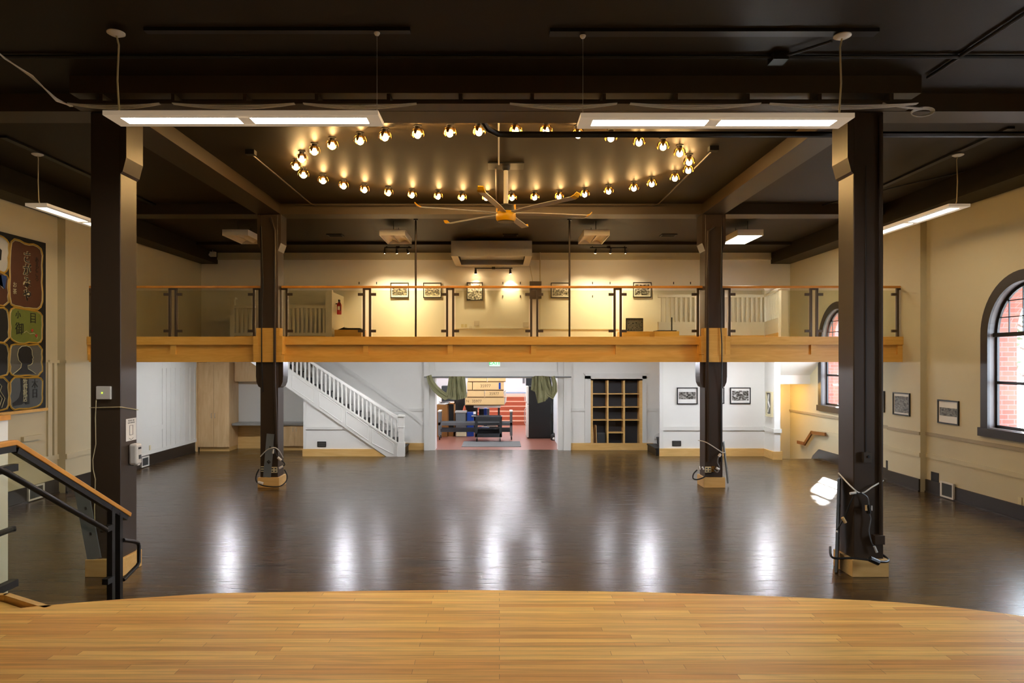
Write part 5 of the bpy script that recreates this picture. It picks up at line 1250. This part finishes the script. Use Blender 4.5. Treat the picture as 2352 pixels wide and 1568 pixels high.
for (y_, z_) in ((13.40, 3.22), (13.52, 3.13)): poly_l([(y_, z_), (y_+.04, z_-.04), (y_+.08, z_), (y_+.05, z_+.03)], 'red', 'red_mark', grn)
MB().tube([(PXx+.01, 13.2, 3.16), (PXx+.01, 13.28, 3.2), (PXx+.01, 13.38, 3.15), (PXx+.01, 13.5, 3.17), (PXx+.01, 13.6, 3.1), (PXx+.01, 13.57, 3.06)], .005, 4).build('line_mark', 'cvline', grn)
por = panel(C0, C1, 2.37, 2.95, 'cvgrey', 3)
head = [(12.90, 2.40), (13.02, 2.46), (13.12, 2.52), (13.14, 2.60), (13.06, 2.66), (13.03, 2.76), (13.06, 2.86), (13.15, 2.915), (13.28, 2.925), (13.38, 2.90), (13.43, 2.85), (13.44, 2.76), (13.47, 2.70), (13.44, 2.68), (13.455, 2.65), (13.44, 2.60), (13.39, 2.57), (13.31, 2.56), (13.32, 2.50), (13.42, 2.46), (13.54, 2.40)]
poly_l(head, 'cvblack', 'silhouette', por)
MB().tube([(PXx+.012, a, b_) for a, b_ in head], .007, 4).build('silhouette_outline', 'cvline', por)
bot = panel(C0, C1, 1.77, 2.34, 'cvslate', 4)
boot = [(13.12, 2.33), (13.34, 2.33), (13.35, 2.10), (13.36, 1.93), (13.36, 1.84), (13.25, 1.84), (13.22, 1.88), (13.14, 1.84), (12.92, 1.83), (12.90, 1.88), (13.0, 1.92), (13.08, 1.98), (13.13, 2.1)]
poly_l(boot, 'cvblack', 'boot_shape', bot)
for k, ch in enumerate('牧野靴店'): text('painted_letter', ch, .125, 'cvline', (PXx+.016, 13.235, 2.25-k*.105), (0, 1, 0), (0, 0, 1), bot, .001)
for k, ch in enumerate('木日'): text('painted_letter', ch, .19, 'cvblack', (PXx+.012, 13.52, 2.20-k*.18), (0, 1, 0), (0, 0, 1), bot, .002)
w1 = panel(11.9, 12.80, 4.22, 4.84, 'cvwhite', 5); poly_l([(12.40, 4.42), (12.60, 4.42), (12.62, 4.6), (12.5, 4.66), (12.38, 4.55)], 'cvblack', 'dark_mark', w1)
w2 = panel(11.9, 12.80, 3.62, 4.20, 'cvred', 6); poly_l([(12.2, 4.16), (12.75, 4.16), (12.70, 3.92)], 'cvblue', 'blue_field', w2); poly_l([(12.45, 4.16), (12.60, 4.16), (12.66, 3.92), (12.55, 4.0)], 'cvwhite', 'pale_field', w2)
panel(11.9, 12.80, 2.98, 3.58, 'cvblack', 7); panel(11.9, 12.80, 2.37, 2.95, 'cvblack', 8)
w5 = panel(11.9, 12.80, 1.77, 2.34, 'cvblack', 9)
for q_ in (.0, .07): MB().tube([(PXx+.01, 12.5-q_, 2.30), (PXx+.01, 12.62-q_, 2.2), (PXx+.01, 12.58-q_, 2.12), (PXx+.01, 12.70-q_, 1.98), (PXx+.01, 12.62-q_, 1.82)], .006, 4).build('curved_line', 'cvline', w5)

# ================================================================== WALL GEAR: left and right walls
def grille(x, s_, y0_, y1_, z0_, z1_, label, mat='wplast'):
    t = thing('baseboard_heater', (x, (y0_+y1_)/2, z0_), label, 'heater')
    MB().box(x, x+s_*.035, y0_, y0_+.035, z0_, z1_).box(x, x+s_*.035, y1_-.05, y1_, z0_, z1_).box(x, x+s_*.035, y0_+.035, y1_-.05, z0_, z0_+.03).box(x, x+s_*.035, y0_+.035, y1_-.05, z1_-.03, z1_).build('frame', mat, t)
    mb = MB().box(x, x+s_*.01, y0_+.03, y1_-.03, z0_+.02, z1_-.02)
    for k in range(int((y1_-y0_-.08)/.016)): mb.box(x, x+s_*.026, y0_+.04+k*.016, y0_+.046+k*.016, z0_+.03, z1_-.03)
    mb.build('grille', 'mgrey', t)
grille(XL+.03, 1, 13.33, 13.80, .02, .29, 'white baseboard heater on the left wall seen through the stair glass')
grille(XL+.03, 1, 17.55, 17.92, .02, .27, 'white baseboard heater on the left wall just right of the front column')
grille(XR-.03, -1, 13.48, 13.88, .02, .32, 'white baseboard heater on the right wall')
for y0_, y1_, z0_, z1_, xw, lb in ((14.02, 14.26, .25, .44, XR, 'dark square vent plate on the right wall, between pilaster and heater'), (15.70, 15.92, .25, .43, XR, 'dark square vent plate on the right wall beyond the pilaster')):
    t = thing('wall_vent', (xw, y0_, z0_), lb, 'vent')
    MB().box(xw-.012, xw, y0_, y1_, z0_, z1_).build('plate', 'black', t)
for (x, y, z, lb) in ((XR-.01, 11.82, .33, 'tan outlet low on the right wall under the big window'), (XL+.02, 14.0+1.3, .45, 'cream outlet on the left wall behind the front column'), (XL+.015, 18.05, .45, 'grey outlet on the panelled left wall')):
    tag(MB().box(x-.008, x+.008, y-.04, y+.04, z-.06, z+.06).build('wall_outlet', 'ivory', org=(x, y, z)), lb, 'outlet')

# ================================================================== COLUMN GEAR
# left front column: white access box with a green light, cord, notice, dispenser
ab = thing('wireless_box', (XX(236, 8.76), 8.76, 2.3), 'white square box with a green light on the left front column', 'box')
MB().box(XX(219.5, 8.75), XX(253, 8.75), 8.755, 8.789, ZZ(917, 8.75), ZZ(887, 8.75)).build('housing', 'wplast', ab, bevel=.006)
MB().ball((XX(234, 8.75), 8.753, ZZ(902, 8.75)), .006, 8, 6).build('indicator', 'led', ab)
MB().tube([W(221, 917, 8.77), W(219, 960, 8.77), W(220, 1020, 8.77), W(213, 1055, 8.77), W(214, 1078, 8.77), W(219, 1100, 8.77), W(217, 1170, 8.77), W(218, 1200, 8.77)], .006, 6).build('cable', 'cord', ab)
tag(MB().tube([W(206, 936, 8.775), W(276, 934.5, 8.775), (-4.65, 8.79, ZZ(935, 8.775)), (-4.655, 9.2, ZZ(941, 9.2))], .006, 6).build('cord_band', 'cord', org=(-4.85, 8.78, 2.0)), 'cream cord tied round the left front column below the white box', 'cord')
nt_ = thing('paper_notice', (-4.66, 9.0, 1.7), 'white printed notice taped to the left front column', 'notice')
fx = -4.663
y_a, y_b = 4.66*F/(PX0-289.5), 4.66*F/(PX0-313)
MB().box(fx, fx+.003, y_a, y_b, ZZ(1012, 9.0), ZZ(961, 9.0)).build('sheet', 'paper', nt_)
text('printed_line', 'PLEASE USE', .030, 'black', (fx+.004, (y_a+y_b)/2, ZZ(966, 9.0)), (0, 1, 0), (0, 0, 1), nt_, .0005)
text('printed_line', 'HAND SANITIZER', .021, 'black', (fx+.004, (y_a+y_b)/2, ZZ(971, 9.0)), (0, 1, 0), (0, 0, 1), nt_, .0005)
ym = (y_a+y_b)/2; z_ = ZZ(988, 9)
MB().tube([(fx+.004, ym-.04, z_-.06), (fx+.004, ym+.04, z_-.06), (fx+.004, ym+.04, z_+.06), (fx+.004, ym-.04, z_+.06), (fx+.004, ym-.04, z_-.06)], .003, 4).tube([(fx+.004, ym-.05, z_-.10), (fx+.004, ym, z_-.12), (fx+.004, ym+.05, z_-.10)], .003, 4).build('printed_figure', 'black', nt_)
ds = thing('sanitiser_dispenser', (-4.6, 9.05, 1.4), 'white hand sanitiser dispenser on the side of the left front column', 'dispenser')
dz0, dz1 = ZZ(1066, 9.05), ZZ(1018, 9.05)
MB().box(-4.664, -4.56, 8.98, 9.12, dz0, dz1).build('housing', 'wplast', ds, bevel=.025)
MB().box(-4.563, -4.552, 9.03, 9.08, dz0+.07, dz0+.12).box(-4.563, -4.553, 9.02, 9.08, dz1-.07, dz1-.045).build('window_slot', 'dgrey', ds)
MB().box(-4.62, -4.57, 9.02, 9.08, dz0-.012, dz0+.01).build('nozzle', 'wplast', ds)

def plate_panel(pb, pt, w, th, label, tw=(1, 0, 0)):
    pb = Vector(pb); pt = Vector(pt); up = (pt-pb); L = up.length; up.normalize(); r_ = Vector(tw); r_ = (r_-up*r_.dot(up)).normalized(); n_ = r_.cross(up)
    t = thing('metal_panel', pb, label, 'panel', 'grey metal panels strapped to the columns')
    mm = Matrix((r_, n_, up)).transposed()
    MB().obox((pb+pt)/2, (w, th, L), mm).build('sheet', 'gplate', t, bevel=.003)
    for f_ in (.35, .7):
        c = pb.lerp(pt, f_)-n_*(th/2+.002) if n_.y > 0 else pb.lerp(pt, f_)+n_*(th/2+.002)
        MB().obox(c+r_*w*.1, (.025, .006, .035), mm).build('slot', 'black', t)
    return t
plate_panel((XX(217, 8.76), 8.762, .217), (XX(184, 8.76), 8.775, 1.10), .17, .02, 'narrow grey metal panel leaning at the left front column behind the glass')
plate_panel((XX(613, 14.9), 14.905, .217), (XX(621, 14.9), 14.915, 1.12), .16, .02, 'narrow grey metal panel strapped upright to the far left column')
plate_panel((XX(1676, 15.0), 15.1, .07), (XX(1663, 15.1), 15.15, .93), .28, .03, 'pale grey metal panel leaning at the right side of the far right column', (.35, .94, 0))
plate_panel((4.24, 8.98, .012), (4.285, 9.0, 1.17), .22, .03, 'grey metal panel leaning at the left side of the right front column', (.5, .87, 0))

def outlet4(c, label, wide=.13, h=.10):
    c = Vector(c); t = thing('outlet_plate', c, label, 'outlet')
    MB().box(c.x-wide/2, c.x+wide/2, c.y-.02, c.y, c.z-h/2, c.z+h/2).build('plate', 'ivory', t, bevel=.003)
    mb = MB()
    for a in (-.25, .25):
        for b_ in (-.22, .22): mb.box(c.x+a*wide-.018, c.x+a*wide+.018, c.y-.024, c.y-.019, c.z+b_*h-.012, c.z+b_*h+.012)
    mb.build('sockets', 'dgrey', t)
outlet4((XX(629, 14.9), 14.93, ZZ(1079, 14.9)), 'ivory outlet plate low on the front of the far left column', .13, .12)
outlet4((XX(602.5, 14.9), 14.93, ZZ(1077, 14.9)), 'ivory outlet plate at the left edge of the far left column', .07, .11)
outlet4((XX(1627, 14.9), 14.93, ZZ(1078.5, 14.9)), 'ivory outlet plate low on the front of the far right column', .13, .12)
tag(MB().box(XX(1634.5, 14.9), XX(1642, 14.9), 14.90, 14.93, ZZ(1083, 14.9), ZZ(1070, 14.9)).build('brass_plate', 'brass', org=(4.45, 14.9, .4)), 'small brass plate beside the outlet on the far right column', 'plate')

def cordset(name, pts, r, mat, label, plugs=(), root=None):
    t = thing(name, pts[0], label, 'cord')
    # smooth
    P_ = [Vector(p) for p in pts]; q = []
    for i in range(len(P_)-1):
        p0, p1_, p2_, p3_ = P_[max(i-1, 0)], P_[i], P_[i+1], P_[min(i+2, len(P_)-1)]
        for k in range(5):
            u = k/5; q.append(.5*((2*p1_)+(-p0+p2_)*u+(2*p0-5*p1_+4*p2_-p3_)*u*u+(-p0+3*p1_-3*p2_+p3_)*u**3))
    q.append(P_[-1]); MB().tube(q, r, 7).build('cable', mat, t, smooth=True)
    for a, b_, rr, m_ in plugs: MB().tube([a, b_], rr, 8).build('plug', m_, t)
    return t
y_ = 14.84
# far left column
cordset('tie_cord', [W(598, 1048, 14.9), W(612, 1034, 14.86), W(622, 1029, 14.82), W(632, 1028, 14.84), W(641, 1035, 14.88), W(650, 1050, 15.2)], .011, 'wcord', 'pale cord tied round the far left column above its outlets')
cordset('power_cord', [W(595, 1077, 14.8), W(589, 1090, 14.78), W(588, 1102, 14.76), W(594, 1110, 14.74), W(610, 1116, 14.76), W(640, 1117, 14.78), W(655, 1108, 14.95), W(660, 1094, 15.1), W(653, 1078, 15.1)], .014, 'black', 'black and pale power cord looped round the plinth of the far left column',
        [(W(593, 1107, 14.72), W(604, 1110, 14.72), .03, 'wplast')])
cordset('power_cord', [W(630, 1030, 14.84), W(634, 1044, 14.84), W(641, 1052, 14.84), W(650, 1060, 14.95), W(654, 1066, 15.0), W(650, 1071, 15.0)], .012, 'black', 'short black power cord with white plugs hanging on the far left column',
        [(W(638, 1050, 14.84), W(646, 1057, 14.84), .026, 'wplast'), (W(641, 1075, 14.86), W(650, 1070, 14.88), .022, 'wplast'), (W(629, 1031, 14.84), W(627, 1041, 14.84), .02, 'wcord'), (W(615, 1058, 14.80), W(620, 1063, 14.80), .03, 'black')])
# far right column
cordset('tie_cord', [W(1604, 1011, 15.1), W(1624, 1016.5, 14.88), W(1656, 1037, 14.86), W(1664, 1039, 14.9)], .010, 'wcord', 'white cord slanting across the far right column')
cordset('power_cord', [W(1601, 1079, 14.85), W(1593, 1088, 14.8), W(1592, 1098, 14.8), W(1600, 1101, 14.78), W(1612, 1098, 14.78), W(1624, 1092, 14.84), W(1640, 1088, 14.88)], .014, 'black', 'black power cord looping off the left of the far right column plinth')
cordset('power_cord', [W(1656, 1040, 14.86), W(1650, 1050, 14.84), W(1648, 1062, 14.84), W(1652, 1073, 14.84), W(1648, 1084, 14.84), W(1640, 1079, 14.84)], .013, 'mgrey', 'grey power cord with pale plugs at the right of the far right column',
        [(W(1655, 1042, 14.84), W(1651, 1048, 14.84), .03, 'wplast'), (W(1645, 1074, 14.82), W(1652, 1078, 14.82), .025, 'wplast'), (W(1606, 1070, 14.92), W(1607, 1078, 14.9), .018, 'wplast'), (W(1613, 1072, 14.9), W(1616, 1078, 14.9), .018, 'wplast')])
# right front column
cordset('tie_cord', [W(1926, 1086, 9.1), W(1958, 1120, 8.76), W(1979, 1132, 8.74), W(2005, 1117, 8.74), W(2029, 1103, 8.8)], .009, 'wcord', 'white cord tied in a V across the right front column')
cordset('power_cord', [W(1979, 1132, 8.74), W(1991, 1140, 8.73), W(1995, 1152, 8.73), W(1997, 1180, 8.73), W(2000, 1192, 8.73), W(1996, 1220, 8.73), W(2002, 1245, 8.73), W(2008, 1255, 8.73)], .008, 'mgrey', 'grey power cord with a tan plug hanging down the right front column',
        [(W(1993, 1160, 8.72), W(1996, 1178, 8.72), .03, 'black'), (W(1989, 1160, 8.71), W(1990, 1172, 8.71), .014, 'card'), (W(2002, 1161, 8.71), W(2002, 1172, 8.71), .010, 'wplast'), (W(2008, 1254, 8.72), W(2014, 1268, 8.72), .016, 'wcord')])
cordset('power_cord', [W(1979, 1132, 8.74), W(1965, 1134, 8.73), W(1955, 1150, 8.74), W(1944, 1178, 8.78), W(1936, 1195, 8.8), W(1925, 1212, 8.82), W(1922, 1219, 8.82)], .010, 'black', 'black power cord with tan and white plugs at the left of the right front column',
        [(W(1952, 1133, 8.72), W(1966, 1131, 8.72), .016, 'wplast'), (W(1935, 1188, 8.78), W(1942, 1200, 8.78), .02, 'card'), (W(1922, 1219, 8.80), W(1923, 1222, 8.80), .012, 'wplast')])
cordset('power_cord', [W(1907, 1255, 8.7), W(1912, 1280, 8.62), W(1950, 1281, 8.60), W(1985, 1284, 8.60), W(2010, 1288, 8.60), W(2035, 1290, 8.66), W(2040, 1284, 8.8), W(2025, 1272, 8.9)], .014, 'black', 'thick black power cord wrapped over the plinth of the right front column',
        [(W(1998, 1283, 8.60), W(2018, 1292, 8.60), .035, 'black')])
for (px0, px1, py0, py1, Y, lb) in ((1982, 2000, 1038, 1062, 8.75, 'grey switch box with a knob midway down the right front column'), (2008, 2031, 1229, 1250, 8.72, 'dark square socket box low at the right edge of the right front column')):
    t = thing('switch_box', W((px0+px1)/2, py1, Y), lb, 'box')
    MB().box(XX(px0, Y), XX(px1, Y), Y-.02, 8.789, ZZ(py1, Y), ZZ(py0, Y)).build('housing', 'bronze' if py0 < 1100 else 'brown', t, bevel=.004)
    if py0 < 1100: MB().cyl((XX(1993, Y), Y-.02, ZZ(1048, Y)), (XX(1993, Y), Y-.035, ZZ(1048, Y)), .016, n=12).build('knob', 'black', t)
pipe('column_conduit', [W(2023, 265, 8.765), W(2023, 1235, 8.765)], .022, 'dark square-edged conduit down the right edge of the right front column', 'brown', 'conduit')
pipe('column_conduit', [W(1989, 380, 8.78), W(1989, 1038, 8.78)], .005, 'thin black cable down the middle of the right front column', 'black', 'cable')
pipe('column_conduit', [W(622, 500, 14.9), W(632, 530, 14.86), W(633, 640, 14.82), W(631, 760, 14.8), W(631, 830, 14.8), W(631, 870, 14.86), W(636, 1020, 14.9)], .028, 'dark conduit running down the front of the far left column over the fascia', 'brown', 'conduit')
pipe('column_conduit', [W(600, 520, 14.9), W(604, 640, 14.9), W(601, 755, 14.83), W(601, 830, 14.82), W(604, 900, 14.92)], .012, 'thin black cable down the left edge of the far left column', 'black', 'cable')
pipe('column_conduit', [W(1640, 520, 14.9), W(1627, 530, 14.86), W(1625, 640, 14.82), W(1625, 760, 14.8), W(1625, 830, 14.8), W(1627, 900, 14.88), W(1627, 1060, 14.9)], .028, 'dark conduit running down the front of the far right column over the fascia', 'brown', 'conduit')
pipe('column_conduit', [W(1658, 520, 14.9), W(1656, 640, 14.9), W(1656, 755, 14.83), W(1658, 790, 14.82), W(1658, 830, 14.82), W(1656, 900, 14.9), W(1656, 1060, 14.91)], .012, 'thin black cable down the right edge of the far right column', 'black', 'cable')

# ================================================================== LIGHTS
M['downfill'] = emit('added_downlight_lens', '#f0f2fa', 48)
dl = [(XX(px, 18.2), 18.2, 'down', 'front') for px in (525, 790, 1133, 1489, 1760)]+[(-3.2, 19.0, 'downfill', 'rear'), (-1.2, 19.3, 'downfill', 'rear'), (1.0, 19.3, 'downfill', 'rear'), (2.9, 19.3, 'downfill', 'rear')]  # front row follows floor reflections; rear row added to brighten the doorway wall
for i, (x, Y, dm, rw) in enumerate(dl):
    t = thing('recessed_downlight', (x, Y, 2.69), 'hidden recessed downlight under the balcony, %s from the left in the %s row, rear row added as fill' % (ORD[i if i < 5 else i-5], rw), 'light', 'downlights under the balcony')
    MB().lathe((x, Y, 0), [(.105, 2.685), (.125, 2.69), (.125, 2.70)], 20).build('rim', 'fixt', t)
    MB().lathe((x, Y, 0), [(.03, 2.63), (.07, 2.645), (.095, 2.665), (.10, 2.684)], 20).build('lens', dm, t)
sun = bpy.data.lights.new('sun', 'SUN'); sun.energy = 30; sun.angle = R(1.0); sun.color = (1, .96, .9)
so = bpy.data.objects.new('sun', sun); COL.objects.link(so)
so.rotation_euler = Vector((-.80, -1.30, -1)).to_track_quat('-Z', 'Y').to_euler(); so.location = (30, 30, 30)

wd = bpy.data.worlds.new('world'); S.world = wd; wd.use_nodes = True
nt = wd.node_tree; bg = nt.nodes['Background']
sky = nt.nodes.new('ShaderNodeTexSky'); sky.sky_type = 'HOSEK_WILKIE' if hasattr(sky, 'sky_type') else sky.sky_type
sky.sun_direction = Vector((.80, 1.3, 1)).normalized(); sky.turbidity = 4
mxw = nt.nodes.new('ShaderNodeMix'); mxw.data_type = 'RGBA'; mxw.inputs[0].default_value = .6; mxw.inputs[7].default_value = (.78, .88, 1, 1)
nt.links.new(sky.outputs[0], mxw.inputs[6]); nt.links.new(mxw.outputs[2], bg.inputs[0]); bg.inputs[1].default_value = 11.0

# ================================================================== CAMERA
cam = bpy.data.cameras.new('camera'); co = bpy.data.objects.new('camera', cam); COL.objects.link(co)
cam.sensor_width = 36; cam.lens = 36*F/2352; cam.shift_x = (1176-PX0)/2352; cam.shift_y = -(784-PY0)/2352
co.location = (0, 0, CZ); co.rotation_euler = (R(90), 0, 0); cam.clip_end = 300
S.camera = co

S.view_settings.view_transform = 'Standard'; S.view_settings.look = 'None'; S.view_settings.gamma = 1
S.view_settings.exposure = 1.55; S.view_settings.use_curve_mapping = False
S.cycles.use_denoising = True
S.cycles.max_bounces = 7; S.cycles.diffuse_bounces = 4; S.cycles.glossy_bounces = 4; S.cycles.transparent_max_bounces = 16
S.cycles.sample_clamp_indirect = 6.0; S.cycles.caustics_reflective = True; S.cycles.caustics_refractive = False
S.cycles.blur_glossy = 1.0
